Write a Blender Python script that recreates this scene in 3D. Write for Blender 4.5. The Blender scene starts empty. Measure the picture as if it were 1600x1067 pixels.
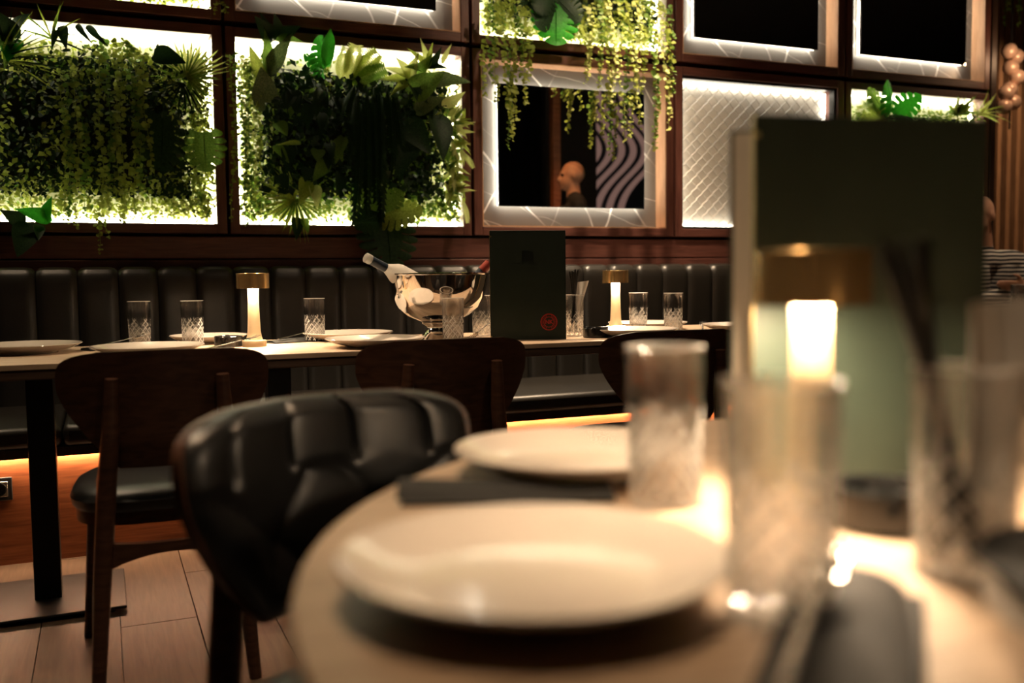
import bpy, bmesh, math, random
import numpy as np
from mathutils import Vector, Matrix

R = random.Random(7)
PI = math.pi
scene = bpy.context.scene
COL = scene.collection

# ------------------------------------------------------------------ camera, world, large lights, exposure
FPX, CAMH = 1500.0, 0.967
PITCH, ROLL, YAW = math.radians(3.85), math.radians(-0.635), math.radians(23.085)
FW = Vector((math.sin(YAW)*math.cos(PITCH), math.cos(YAW)*math.cos(PITCH), -math.sin(PITCH)))
_R0 = Vector((math.cos(YAW), -math.sin(YAW), 0)); _U0 = _R0.cross(FW)
RT = math.cos(ROLL)*_R0 + math.sin(ROLL)*_U0
UP = -math.sin(ROLL)*_R0 + math.cos(ROLL)*_U0
CAM = Vector((0, 0, CAMH))
cd = bpy.data.cameras.new('camera'); cam = bpy.data.objects.new('camera', cd); COL.objects.link(cam)
m = Matrix((RT, UP, -FW)).transposed().to_4x4(); m.translation = CAM
cam.matrix_world = m
cd.sensor_width = 36; cd.lens = FPX/1600*36; cd.clip_start = 0.02
cd.dof.use_dof = True; cd.dof.focus_distance = 3.15; cd.dof.aperture_fstop = 2.1; cd.dof.aperture_blades = 0
scene.camera = cam

w = bpy.data.worlds.new('world'); scene.world = w; w.use_nodes = True
w.node_tree.nodes['Background'].inputs[0].default_value = (1, .75, .5, 1)
w.node_tree.nodes['Background'].inputs[1].default_value = 0.004
vs = scene.view_settings
vs.view_transform = 'Standard'; vs.look = 'None'; vs.gamma = 1; vs.use_curve_mapping = False
vs.exposure = 0.15
cy = scene.cycles
cy.max_bounces = 10; cy.transmission_bounces = 10; cy.transparent_max_bounces = 12; cy.diffuse_bounces = 3; cy.glossy_bounces = 5
cy.sample_clamp_indirect = 4.0; cy.blur_glossy = 0.6; cy.use_light_tree = True; cy.adaptive_threshold = .02

def at(px, py, Y=None, Z=None, T=None):
    """world point seen at photo pixel (px, py): on plane y=Y, on plane z=Z, or at depth T"""
    d = FW + RT*((px-800)/FPX) - UP*((py-533.5)/FPX)
    if Y is not None: t = Y/d.y
    elif Z is not None: t = (Z-CAMH)/d.z
    else: t = T
    return CAM + d*t

# ------------------------------------------------------------------ materials
MATS = {}
def nodes_of(name):
    mt = bpy.data.materials.new(name); mt.use_nodes = True; MATS[name] = mt
    nt = mt.node_tree; b = nt.nodes['Principled BSDF']
    return mt, nt, b
def ramp(nt, stops):
    r = nt.nodes.new('ShaderNodeValToRGB'); e = r.color_ramp.elements
    while len(e) < len(stops): e.new(.5)
    for i, (p, c) in enumerate(stops): e[i].position = p; e[i].color = (*c, 1)
    return r
def coords(nt, scale=(1,1,1), rnd=False):
    tc = nt.nodes.new('ShaderNodeTexCoord'); mp = nt.nodes.new('ShaderNodeMapping'); mp.inputs['Scale'].default_value = scale
    if rnd:
        oi = nt.nodes.new('ShaderNodeObjectInfo'); mu = nt.nodes.new('ShaderNodeVectorMath'); mu.operation = 'MULTIPLY_ADD'
        mu.inputs[1].default_value = (7.3, 11.1, 5.7)
        nt.links.new(oi.outputs['Random'], mu.inputs[0]); nt.links.new(tc.outputs['Object'], mu.inputs[2])
        nt.links.new(mu.outputs[0], mp.inputs['Vector'])
    else: nt.links.new(tc.outputs['Object'], mp.inputs['Vector'])
    return mp
def pbr(name, col, rough=.5, metal=0, spec=.5, var=.12, nscale=12, bump=0, bscale=60, coat=0):
    mt, nt, b = nodes_of(name)
    mp = coords(nt); n = nt.nodes.new('ShaderNodeTexNoise'); n.inputs['Scale'].default_value = nscale; n.inputs['Detail'].default_value = 4
    nt.links.new(mp.outputs[0], n.inputs['Vector'])
    c = Vector(col)
    r = ramp(nt, [(.3, c*(1-var)), (.7, c*(1+var))])
    nt.links.new(n.outputs['Fac'], r.inputs[0]); nt.links.new(r.outputs[0], b.inputs['Base Color'])
    b.inputs['Roughness'].default_value = rough; b.inputs['Metallic'].default_value = metal
    b.inputs['Specular IOR Level'].default_value = spec; b.inputs['Coat Weight'].default_value = coat
    if bump:
        n2 = nt.nodes.new('ShaderNodeTexNoise'); n2.inputs['Scale'].default_value = bscale; n2.inputs['Detail'].default_value = 3
        nt.links.new(mp.outputs[0], n2.inputs['Vector'])
        bp = nt.nodes.new('ShaderNodeBump'); bp.inputs['Strength'].default_value = bump; bp.inputs['Distance'].default_value = .002
        nt.links.new(n2.outputs['Fac'], bp.inputs['Height']); nt.links.new(bp.outputs[0], b.inputs['Normal'])
    return mt
def wood(name, c1, c2, scale=(1,1,1), rough=.45, rnd=True, spec=.4):
    mt, nt, b = nodes_of(name)
    mp = coords(nt, scale, rnd)
    n = nt.nodes.new('ShaderNodeTexNoise'); n.inputs['Scale'].default_value = 5; n.inputs['Detail'].default_value = 8; n.inputs['Distortion'].default_value = .8
    nt.links.new(mp.outputs[0], n.inputs['Vector'])
    r = ramp(nt, [(.25, c1), (.5, tuple((a+d)/2 for a, d in zip(c1, c2))), (.75, c2)])
    nt.links.new(n.outputs['Fac'], r.inputs[0]); nt.links.new(r.outputs[0], b.inputs['Base Color'])
    b.inputs['Roughness'].default_value = rough; b.inputs['Specular IOR Level'].default_value = spec
    bp = nt.nodes.new('ShaderNodeBump'); bp.inputs['Strength'].default_value = .15; bp.inputs['Distance'].default_value = .001
    nt.links.new(n.outputs['Fac'], bp.inputs['Height']); nt.links.new(bp.outputs[0], b.inputs['Normal'])
    return mt
def emit(name, col, strength):
    mt = bpy.data.materials.new(name); mt.use_nodes = True; MATS[name] = mt; nt = mt.node_tree
    nt.nodes.remove(nt.nodes['Principled BSDF'])
    e = nt.nodes.new('ShaderNodeEmission'); e.inputs[0].default_value = (*col, 1); e.inputs[1].default_value = strength
    nt.links.new(e.outputs[0], nt.nodes['Material Output'].inputs[0]); return mt
def leafmat(name, c1, c2, trans=.35, rough=.45):
    mt, nt, b = nodes_of(name)
    mp = coords(nt); n = nt.nodes.new('ShaderNodeTexNoise'); n.inputs['Scale'].default_value = 22; n.inputs['Detail'].default_value = 3
    nt.links.new(mp.outputs[0], n.inputs['Vector'])
    r = ramp(nt, [(.3, c1), (.7, c2)]); nt.links.new(n.outputs['Fac'], r.inputs[0])
    nt.links.new(r.outputs[0], b.inputs['Base Color']); b.inputs['Roughness'].default_value = rough; b.inputs['Specular IOR Level'].default_value = .22
    t = nt.nodes.new('ShaderNodeBsdfTranslucent'); nt.links.new(r.outputs[0], t.inputs[0])
    mx = nt.nodes.new('ShaderNodeMixShader'); mx.inputs[0].default_value = trans
    nt.links.new(b.outputs[0], mx.inputs[1]); nt.links.new(t.outputs[0], mx.inputs[2])
    nt.links.new(mx.outputs[0], nt.nodes['Material Output'].inputs[0]); return mt
def marble(name):
    mt, nt, b = nodes_of(name)
    tc = coords(nt); prev = None; base = (.15,.135,.122)
    for k_, (ang, sc, dist, wd_, amp) in enumerate(((.7, 1.3, 3.2, .0016, .85), (-.5, 1.0, 4.0, .0013, .7), (1.25, 2.2, 3.2, .0012, .5))):
        mp = nt.nodes.new('ShaderNodeMapping'); mp.inputs['Rotation'].default_value = (0, ang, 0); mp.inputs['Location'].default_value = (3.1*k_, 0, 1.7*k_); nt.links.new(tc.outputs[0], mp.inputs[0])
        wv = nt.nodes.new('ShaderNodeTexWave'); wv.inputs['Scale'].default_value = sc; wv.inputs['Distortion'].default_value = dist; wv.inputs['Detail'].default_value = 2; wv.inputs['Detail Scale'].default_value = 1.3
        nt.links.new(mp.outputs[0], wv.inputs['Vector'])
        r = ramp(nt, [(1-wd_*3, (0,0,0)), (1-wd_, (amp,)*3)]); nt.links.new(wv.outputs['Fac'], r.inputs[0])
        n2 = nt.nodes.new('ShaderNodeTexNoise'); n2.inputs['Scale'].default_value = 3.5; nt.links.new(mp.outputs[0], n2.inputs['Vector'])
        r2 = ramp(nt, [(.4, (.1,)*3), (.62, (1,)*3)]); nt.links.new(n2.outputs['Fac'], r2.inputs[0])
        ml = nt.nodes.new('ShaderNodeMath'); ml.operation = 'MULTIPLY'; nt.links.new(r.outputs[0], ml.inputs[0]); nt.links.new(r2.outputs[0], ml.inputs[1])
        mx = nt.nodes.new('ShaderNodeMix'); mx.data_type = 'RGBA'; mx.inputs[7].default_value = (.85,.8,.74,1)
        if prev is None: mx.inputs[6].default_value = (*base, 1)
        else: nt.links.new(prev, mx.inputs[6])
        nt.links.new(ml.outputs[0], mx.inputs[0]); prev = mx.outputs[2]
    nt.links.new(prev, b.inputs['Base Color']); b.inputs['Roughness'].default_value = .32; return mt
def glassmat(name, col=(1,1,1), rough=.0):
    mt, nt, b = nodes_of(name)
    mp = coords(nt); n = nt.nodes.new('ShaderNodeTexNoise'); n.inputs['Scale'].default_value = 30; nt.links.new(mp.outputs[0], n.inputs['Vector'])
    r = ramp(nt, [(.3, tuple(c*.97 for c in col)), (.7, col)]); nt.links.new(n.outputs['Fac'], r.inputs[0]); nt.links.new(r.outputs[0], b.inputs['Base Color'])
    b.inputs['Transmission Weight'].default_value = 1; b.inputs['Roughness'].default_value = rough; b.inputs['IOR'].default_value = 1.5
    # thin vessels let a share of the light straight through
    tr = nt.nodes.new('ShaderNodeBsdfTransparent'); mx = nt.nodes.new('ShaderNodeMixShader'); mx.inputs[0].default_value = .4
    nt.links.new(b.outputs[0], mx.inputs[1]); nt.links.new(tr.outputs[0], mx.inputs[2]); nt.links.new(mx.outputs[0], nt.nodes['Material Output'].inputs[0])
    return mt
def stripes(name):
    mt, nt, b = nodes_of(name)
    mp = coords(nt, (1,1,1)); wv = nt.nodes.new('ShaderNodeTexWave'); wv.bands_direction = 'Z'; wv.inputs['Scale'].default_value = 14; wv.inputs['Distortion'].default_value = 2.2
    wv.inputs['Detail'].default_value = 1; wv.inputs['Detail Scale'].default_value = .6
    nt.links.new(mp.outputs[0], wv.inputs['Vector'])
    r = ramp(nt, [(.55, (.012,.013,.02)), (.68, (.55,.5,.44))]); nt.links.new(wv.outputs['Fac'], r.inputs[0]); nt.links.new(r.outputs[0], b.inputs['Base Color'])
    b.inputs['Roughness'].default_value = .8; return mt

M_wallwood_h = wood('mahogany_horizontal', (.062,.021,.015), (.145,.054,.04), (1.2, 8, 14))
M_wallwood_v = wood('mahogany_vertical', (.062,.021,.015), (.145,.054,.04), (14, 8, 1.2))
M_reveal_lit = wood('lit_reveal_wood', (.42,.22,.12), (.58,.33,.19), (14, 8, 1.5))  # frame wood paled to peach; LED glow on the reveals put into the colour
M_basewood = wood('banquette_base_wood', (.16,.045,.016), (.36,.12,.045), (1.0, 8, 14), rough=.4)
M_plank = wood('floor_oak', (.062,.041,.026), (.125,.084,.055), (14, .9, 6), rough=.42)
M_tabletop = wood('table_oak', (.36,.25,.165), (.58,.43,.3), (1.2, 14, 8), rough=.5)
M_tableedge = wood('table_edge', (.05,.028,.018), (.11,.062,.04), (1.2, 14, 14), rough=.5)
M_chairwood = wood('chair_walnut', (.042,.018,.011), (.115,.05,.028), (3, 3, 12), rough=.4)
M_darkwood = wood('dark_walnut', (.02,.012,.008), (.05,.028,.02), (12, 8, 1.2))
M_batten = wood('batten_oak', (.14,.07,.035), (.26,.14,.075), (12, 8, 1.2))
M_leather = pbr('black_leather', (.012,.012,.012), .36, spec=.55, bump=.25, bscale=260)
M_banq = pbr('banquette_leather', (.013,.011,.0085), .38, spec=.55, bump=.2, bscale=240)
M_black = pbr('black_metal', (.012,.012,.012), .4, metal=.3)
M_blackgloss = pbr('black_glazed', (.01,.01,.01), .12)
M_straw = pbr('black_straw', (.008,.008,.008), .4)
M_brass = pbr('brushed_brass', (.8,.55,.25), .25, metal=.82, var=.06)
M_stembrass = pbr('satin_brass', (.88,.66,.4), .42, metal=.75, var=.04)
M_chrome = pbr('polished_steel', (.78,.74,.7), .05, metal=1, var=.02)
M_steel = pbr('cutlery_steel', (.65,.62,.58), .18, metal=1, var=.03)
M_mirror = pbr('mirror_silver', (.62,.62,.62), .008, metal=1, var=.0)
M_panelwhite = pbr('panel_white', (.82,.77,.69), .7, var=.02)
M_mirrorback = pbr('mirror_back', (.02,.02,.02), .6)
M_ceramic = pbr('cream_ceramic', (.6,.53,.46), .16, var=.04, coat=.4)
M_paper = pbr('cream_paper', (.75,.68,.56), .7, var=.04)
M_napkin = pbr('white_napkin', (.72,.66,.58), .85, var=.05)
M_blackcloth = pbr('black_napkin_cloth', (.014,.014,.013), .8, bump=.3, bscale=400)
M_green = pbr('green_menu_leatherette', (.022,.033,.024), .5, spec=.35, bump=.15, bscale=500)
M_greendark = pbr('green_deboss', (.008,.013,.01), .35)
M_goldedge = pbr('gold_edge', (.62,.45,.2), .35, metal=1)
M_red = pbr('red_foil', (.55,.025,.02), .3, spec=.7)
M_redcap = pbr('red_bottle_foil', (.22,.03,.02), .35)
M_backing = pbr('leaf_lit_backing', (.8,.8,.62), .7, var=.02)  # white plate tinted yellow-green for light scattered by the leaves
M_meshwhite = pbr('white_mesh_metal', (.66,.62,.56), .4, var=.04)
M_felt = pbr('planting_felt', (.008,.012,.006), .95)
M_marble = marble('grey_marble')
M_glass = glassmat('clear_glass')
def glint_glass(name):  # milky white mixed in to stand for the sparkle of cut glass
    mt, nt, b = nodes_of(name)
    mp = coords(nt); n = nt.nodes.new('ShaderNodeTexNoise'); n.inputs['Scale'].default_value = 90; nt.links.new(mp.outputs[0], n.inputs['Vector'])
    r = ramp(nt, [(.3, (.85,.83,.8)), (.7, (1, .99, .97))]); nt.links.new(n.outputs['Fac'], r.inputs[0]); nt.links.new(r.outputs[0], b.inputs['Base Color'])
    b.inputs['Transmission Weight'].default_value = 1; b.inputs['Roughness'].default_value = .18; b.inputs['IOR'].default_value = 1.5
    d = nt.nodes.new('ShaderNodeBsdfDiffuse'); d.inputs[0].default_value = (.9,.86,.8,1); t = nt.nodes.new('ShaderNodeBsdfTranslucent'); t.inputs[0].default_value = (.9,.86,.8,1)
    m1 = nt.nodes.new('ShaderNodeMixShader'); m1.inputs[0].default_value = .5; nt.links.new(d.outputs[0], m1.inputs[1]); nt.links.new(t.outputs[0], m1.inputs[2])
    m2 = nt.nodes.new('ShaderNodeMixShader'); m2.inputs[0].default_value = .62; nt.links.new(b.outputs[0], m2.inputs[1]); nt.links.new(m1.outputs[0], m2.inputs[2])
    tr = nt.nodes.new('ShaderNodeBsdfTransparent'); m3 = nt.nodes.new('ShaderNodeMixShader'); m3.inputs[0].default_value = .12; nt.links.new(m2.outputs[0], m3.inputs[1]); nt.links.new(tr.outputs[0], m3.inputs[2])
    nt.links.new(m3.outputs[0], nt.nodes['Material Output'].inputs[0]); return mt
M_cutglint = glint_glass('cut_facets_glint')
M_bottleglass = glassmat('bottle_glass', (.93,.96,.93))
M_label = pbr('dark_label', (.015,.025,.04), .4)
M_wall = pbr('dark_plaster', (.022,.018,.015), .85)
M_ceil = pbr('dark_ceiling', (.015,.013,.011), .9)
M_curtain = pbr('black_curtain', (.012,.009,.008), .9)
M_globe = pbr('copper_globe', (.8,.55,.42), .3, metal=.25, var=.05)
M_skin = pbr('skin', (.5,.27,.18), .5, var=.06)
M_stubble = pbr('shaved_scalp', (.36,.2,.14), .6, var=.1)
M_eye = pbr('eye_dark', (.02,.015,.012), .2)
M_shirtblack = pbr('black_shirt', (.012,.012,.013), .85)
M_trousers = pbr('dark_trousers', (.02,.02,.025), .85)
M_stripe = stripes('striped_shirt')
M_socket = pbr('black_socket_plastic', (.02,.02,.02), .3)
M_cool = pbr('wave_plaster', (.75,.5,.45), .5)
L_leaf = [leafmat('leaf_olive_lit', (.17,.22,.03), (.36,.42,.08), .55), leafmat('leaf_mid', (.07,.16,.022), (.18,.28,.05), .5),
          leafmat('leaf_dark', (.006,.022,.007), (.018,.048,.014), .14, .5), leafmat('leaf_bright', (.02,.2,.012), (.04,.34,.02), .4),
          leafmat('leaf_pale_lit', (.4,.46,.12), (.6,.62,.24), .55), leafmat('leaf_veined', (.035,.07,.02), (.12,.15,.06), .3)]  # olive and pale lightened to carry the LED glow on edge leaves
L_olive, L_mid, L_dark, L_bright, L_pale, L_vein = L_leaf
M_stem = pbr('plant_stem', (.09,.1,.03), .7)
E_planter = emit('planter_led', (1, .92, .62), 34)
E_mirror = emit('mirror_led', (1, .92, .74), 17)
E_mesh = emit('mesh_led', (1, .9, .72), 8)
E_warm = emit('banquette_led', (1, .64, .38), 170)
E_lamp = emit('lamp_led', (1, .74, .48), 340)
E_wave = emit('wave_bar_glow', (.8, .45, .36), .3)  # faint emission in place of light falling on the wave bars
E_down = emit('downlight_lens', (1, .75, .5), 6)

# ------------------------------------------------------------------ mesh helpers
class MB:
    def __init__(s): s.v = []; s.f = []
    def add(s, vs, fs):
        o = len(s.v); s.v += [tuple(p) for p in vs]; s.f += [tuple(i+o for i in f) for f in fs]; return s
    def box(s, x0, x1, y0, y1, z0, z1):
        return s.add([(x0,y0,z0),(x1,y0,z0),(x1,y1,z0),(x0,y1,z0),(x0,y0,z1),(x1,y0,z1),(x1,y1,z1),(x0,y1,z1)],
                     [(0,3,2,1),(4,5,6,7),(0,1,5,4),(1,2,6,5),(2,3,7,6),(3,0,4,7)])
    def lathe(s, prof, n=32, c=(0,0,0), M=None, closed=False):
        vs = []; fs = []
        for r, z in prof:
            for k in range(n):
                a = 2*PI*k/n; p = Vector((r*math.cos(a), r*math.sin(a), z)); p = M @ p if M else p
                vs.append(p + Vector(c))
        L = len(prof)
        for i in range(L if closed else L-1):
            j = (i+1) % L
            for k in range(n):
                fs.append((i*n+k, i*n+(k+1) % n, j*n+(k+1) % n, j*n+k))
        if not closed:
            if prof[0][0] > 1e-6: fs.append(tuple(range(n))[::-1])
            if prof[-1][0] > 1e-6: fs.append(tuple((L-1)*n+k for k in range(n)))
        return s.add(vs, fs)
    def tube(s, pts, rad, n=8, flat=1.0):
        pts = [Vector(p) for p in pts]; rad = rad if hasattr(rad, '__len__') else [rad]*len(pts)
        vs = []; fs = []; ref = None
        for i, p in enumerate(pts):
            t = (pts[min(i+1, len(pts)-1)]-pts[max(i-1, 0)]).normalized()
            if ref is None: ref = Vector((0,0,1)) if abs(t.z) < .9 else Vector((0,1,0))
            a = t.cross(ref).normalized(); b = a.cross(t).normalized(); ref = b
            for k in range(n):
                q = 2*PI*k/n; vs.append(p + a*math.cos(q)*rad[i] + b*math.sin(q)*rad[i]*flat)
        for i in range(len(pts)-1):
            for k in range(n): fs.append((i*n+k, i*n+(k+1) % n, (i+1)*n+(k+1) % n, (i+1)*n+k))
        fs.append(tuple(range(n))[::-1]); fs.append(tuple((len(pts)-1)*n+k for k in range(n)))
        return s.add(vs, fs)
    def sheet(s, fn, nu, nv, thick=0):
        """fn(u,v)->(point, normal); closed slab if thick"""
        vs = []; fs = []; W = nu+1
        for j in range(nv+1):
            for i in range(W): vs.append(fn(i/nu, j/nv)[0])
        for j in range(nv):
            for i in range(nu): fs.append((j*W+i, j*W+i+1, (j+1)*W+i+1, (j+1)*W+i))
        if thick:
            o = len(vs)
            for j in range(nv+1):
                for i in range(W):
                    p, n = fn(i/nu, j/nv); vs.append(Vector(p)+Vector(n)*thick)
            for j in range(nv):
                for i in range(nu): fs.append((o+j*W+i, o+(j+1)*W+i, o+(j+1)*W+i+1, o+j*W+i+1))
            for i in range(nu):
                fs.append((i, o+i, o+i+1, i+1)); k = nv*W; fs.append((k+i, k+i+1, o+k+i+1, o+k+i))
            for j in range(nv):
                fs.append((j*W, (j+1)*W, o+(j+1)*W, o+j*W)); k = nu; fs.append((j*W+k, o+j*W+k, o+(j+1)*W+k, (j+1)*W+k))
        return s.add(vs, fs)
    def prism(s, pts2, z0, z1, fn=lambda x, y, z: (x, y, z)):
        n = len(pts2); vs = [fn(x, y, z0) for x, y in pts2] + [fn(x, y, z1) for x, y in pts2]
        fs = [tuple(range(n))[::-1], tuple(range(n, 2*n))] + [(i, (i+1) % n, n+(i+1) % n, n+i) for i in range(n)]
        return s.add(vs, fs)
    def mesh(s, name, mat, smooth=True):
        me = bpy.data.meshes.new(name); me.from_pydata(s.v, [], s.f); me.update()
        if mat: me.materials.append(mat)
        if smooth:
            me.polygons.foreach_set('use_smooth', [True]*len(me.polygons))
            try: me.set_sharp_from_angle(angle=math.radians(38))
            except Exception: pass
        return me
    def build(s, name, mat, parent=None, bevel=0, smooth=True, recalc=True):
        me = s.mesh(name, mat, smooth)
        if recalc:
            bm = bmesh.new(); bm.from_mesh(me); bmesh.ops.recalc_face_normals(bm, faces=bm.faces); bm.to_mesh(me); bm.free()
        return link(name, me, parent, bevel)
def link(name, me, parent=None, bevel=0):
    o = bpy.data.objects.new(name, me); COL.objects.link(o)
    if parent: o.parent = parent
    if bevel:
        b = o.modifiers.new('bevel', 'BEVEL'); b.width = bevel; b.segments = 2; b.limit_method = 'ANGLE'
    return o
def tag(o, label, cat, group=None):
    o['label'] = label; o['category'] = cat
    if group: o['group'] = group
    return o
def thing(name, label, cat, loc=(0,0,0), rz=0, group=None, parent_rot=None):
    o = bpy.data.objects.new(name, None); COL.objects.link(o); o.empty_display_size = .05
    o.location = loc; o.rotation_euler = parent_rot or (0, 0, rz)
    return tag(o, label, cat, group)
def struct(o): o['kind'] = 'structure'; return o
def stuff(o): o['kind'] = 'stuff'; return o
def copy_tree(o, parent=None):
    c = o.copy(); COL.objects.link(c); c.parent = parent
    for ch in list(o.children): copy_tree(ch, c)
    return c
def place(proto, used, loc, rz, label, group=None):
    o = proto if not used[0] else copy_tree(proto)
    used[0] = True
    o.location = loc; o.rotation_euler = (0, 0, rz); o['label'] = label
    if group: o['group'] = group
    return o
def rot(*e):
    from mathutils import Euler
    return Euler(e).to_matrix()

# ------------------------------------------------------------------ the room
WY = 4.40                                   # front face of the panelled wall
fl = struct(MB().box(-2.6, 9, -3.1, 6, -.08, -.012).build('floor', M_plank, smooth=False))
pw, pl = .205, 1.25
pm = MB().box(-pw/2+.0012, pw/2-.0012, -pl/2+.0012, pl/2-.0012, -.012, 0).mesh('floor_plank', M_plank, False)
for i in range(-8, 23):
    off = ((i*37) % 11)/11*pl
    y = -.9+off-pl/2
    while y-pl/2 < 3.7:
        if y+pl/2 > -.2:
            o = link('plank', pm, fl, .0012); o.location = (.117+i*pw, y, 0)
        y += pl
struct(MB().box(-2.6, 9, -3.1, 6, 3.3, 3.4).build('ceiling', M_ceil, smooth=False))
struct(MB().box(-2.7, -2.6, -3.1, 6, -.08, 3.4).build('wall_left', M_wall, smooth=False))
struct(MB().box(9, 9.1, -3.1, 6, -.08, 3.4).build('wall_right', M_wall, smooth=False))
struct(MB().box(-2.6, 9, -3.2, -3.1, -.08, 3.4).build('wall_front', M_wall, smooth=False))
struct(MB().box(5.2, 9, 5.62, 5.72, -.08, 3.4).build('wall_far', M_darkwood, smooth=False))
WX1 = 5.175
wb = struct(MB().box(-2.6, WX1, 4.53, 4.62, -.012, 3.3).build('wall_back', M_darkwood, smooth=False))
CX0, CW, FM = -.623, 1.15, .05
Z2b, Z2t, Z1b, Z1t = 1.214, 2.027, 2.137, 2.95
def cell(n, row):
    return CX0+n*CW+FM, CX0+(n+1)*CW-FM, (Z2b if row == 2 else Z1b), (Z2t if row == 2 else Z1t)
GR = .007
for n in range(-1, 5):
    for row in (1, 2):
        x0, x1, z0, z1 = cell(n, row); a = FM-GR
        for q in ((x0-a, x0, z0-a, z1+a, 'v'), (x1, x1+a, z0-a, z1+a, 'v'), (x0, x1, z0-a, z0, 'h'), (x0, x1, z1, z1+a, 'h')):
            MB().box(q[0], q[1], WY, 4.53, q[2], q[3]).build('frame_board', M_wallwood_v if q[4] == 'v' else M_wallwood_h, wb, .003, smooth=False)
MB().box(-2.6, WX1, WY+.03, 4.53, 2.95+FM, 3.3).build('head_board', M_wallwood_h, wb, smooth=False)
MB().box(-2.6, CX0-CW, WY+.03, 4.53, 1.16, 3.0).build('side_board', M_wallwood_v, wb, smooth=False)
MB().box(CX0+5*CW, WX1, WY-.005, 4.53, .9, 3.3).build('end_post', M_darkwood, wb, .004, smooth=False)
MB().box(-2.6, CX0+5*CW-.004, WY+.012, 4.53, 1.062, 1.158).build('wainscot_board', M_wallwood_h, wb, .003, smooth=False)
MB().box(-2.6, CX0+5*CW-.004, WY+.004, 4.53, .9, 1.056).build('wainscot_board', M_wallwood_h, wb, .003, smooth=False)

# ------------------------------------------------------------------ lit panels in the wall grid
def led_frame(parent, x0, x1, z0, z1, y0, y1, wd, mat):
    for (a, b, c, d) in ((x0, x1, z0, z0+wd), (x0, x1, z1-wd, z1), (x0, x0+wd, z0+wd, z1-wd), (x1-wd, x1, z0+wd, z1-wd)):
        MB().box(a, b, y0, y1, c, d).build('led_strip', mat, parent, smooth=False)
def planter(n, row, label):
    x0, x1, z0, z1 = cell(n, row); e = .0015
    t = thing('living_wall_panel', label, 'plant panel', ((x0+x1)/2, 4.52, z0), group='lit plant panels in the wall grid')
    P = [(x0+e, x1-e, z0+e, z1-e)]
    o = MB().box(x0+e-t.location.x, x1-e-t.location.x, -.012, .008, e, z1-z0-e).build('backing', M_backing, t, smooth=False)
    cx = (x1-x0)/2-.004
    led_frame(t, -cx, cx, .004, z1-z0-.004, -.034, -.014, .011, E_planter)
    MB().box(-cx+.13, cx-.13, -.06, -.013, .13, z1-z0-.12).build('planting_mat', M_felt, t, .01, smooth=False)
    return t
def mirror_panel(n, row, label):
    x0, x1, z0, z1 = cell(n, row); e = .0015; h = z1-z0
    t = thing('backlit_mirror', label, 'mirror', ((x0+x1)/2, 4.50, z0), group='backlit mirrors in marble surrounds')
    cx = (x1-x0)/2-e
    MB().box(-cx, cx, 0, .028, e, h-e).build('marble_surround', M_marble, t, smooth=False)
    for (a, b, c, d) in ((-cx, cx, e, .006), (-cx, cx, h-.006, h-e), (-cx, -cx+.005, .006, h-.006), (cx-.005, cx, .006, h-.006)):
        MB().box(a, b, -.098, -.0005, c, d).build('reveal_board', M_reveal_lit, t, smooth=False)
    mg = .105
    mi = MB().box(-cx+mg, cx-mg, -.05, -.046, mg, h-mg).build('mirror_glass', M_mirror, t, smooth=False)
    MB().box(-cx+mg+.002, cx-mg-.002, -.0455, -.034, mg+.002, h-mg-.002).build('mirror_back', M_mirrorback, t, smooth=False)
    led_frame(t, -cx+mg+.006, cx-mg-.006, mg+.006, h-mg-.006, -.033, -.016, .008, E_mirror)
    return t
P00 = planter(0, 1, 'top left lit plant panel cut off by the picture top')
P02 = planter(2, 1, 'lit plant panel at the top whose vines hang over the mirror')
P10 = planter(0, 2, 'lit plant panel at far left above the banquette')
P11 = planter(1, 2, 'lit plant panel with monstera leaf drooping over its lower edge')
P14 = planter(4, 2, 'lit plant panel peeking above the big foreground menu')
mirror_panel(1, 1, 'backlit mirror directly above the plant panel with the drooping monstera leaf')
mirror_panel(2, 2, 'backlit mirror reflecting the bald man, vines hanging over it')
mirror_panel(3, 1, 'backlit mirror directly above the white wire mesh panel')
mirror_panel(4, 1, 'rightmost backlit mirror, beside the globe pendant lamp')
# wire mesh panel
x0, x1, z0, z1 = cell(3, 2); h = z1-z0; wd = x1-x0
mp_ = thing('wire_mesh_panel', 'backlit white panel behind diamond wire mesh in black frame', 'light panel', ((x0+x1)/2, 4.52, z0))
MB().box(-wd/2+.002, wd/2-.002, -.012, .008, .002, h-.002).build('backing', M_panelwhite, mp_, smooth=False)
led_frame(mp_, -wd/2+.02, wd/2-.02, .02, h-.02, -.036, -.014, .01, E_mesh)
for (a, b, c, d) in ((-wd/2+.002, wd/2-.002, .002, .014), (-wd/2+.002, wd/2-.002, h-.014, h-.002), (-wd/2+.002, -wd/2+.014, .014, h-.014), (wd/2-.014, wd/2-.002, .014, h-.014)):
    MB().box(a, b, -.1, -.06, c, d).build('frame', M_black, mp_, smooth=False)
mb = MB(); sx, sz = .07, .033; nr = int((h-.03)/sz); nc = int((wd-.03)/sx)
for j in range(nr+1):
    zz = .016+j*sz; pts = []
    for sgn in (0, 1):
        vs = []; fs = []
        for i in range(2*nc+1):
            xx = -wd/2+.015+i*sx/2; up = (i+j+sgn) % 2
            if sgn == 1: continue
            zc = zz + (sz*.5 if up else -sz*.5)*.92; yc = -.072-(.006 if up else -.002)
            vs += [(xx, yc-.003, zc-.0012), (xx, yc+.003, zc+.002), (xx, yc+.0042, zc+.0005), (xx, yc-.0018, zc-.0028)]
            if i:
                k = 4*(i-1)
                for q in range(4): fs.append((k+q, k+(q+1) % 4, k+4+(q+1) % 4, k+4+q))
        if vs: mb.add(vs, fs)
stuff(mb.build('wire_mesh', M_meshwhite, mp_, smooth=False))

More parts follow.
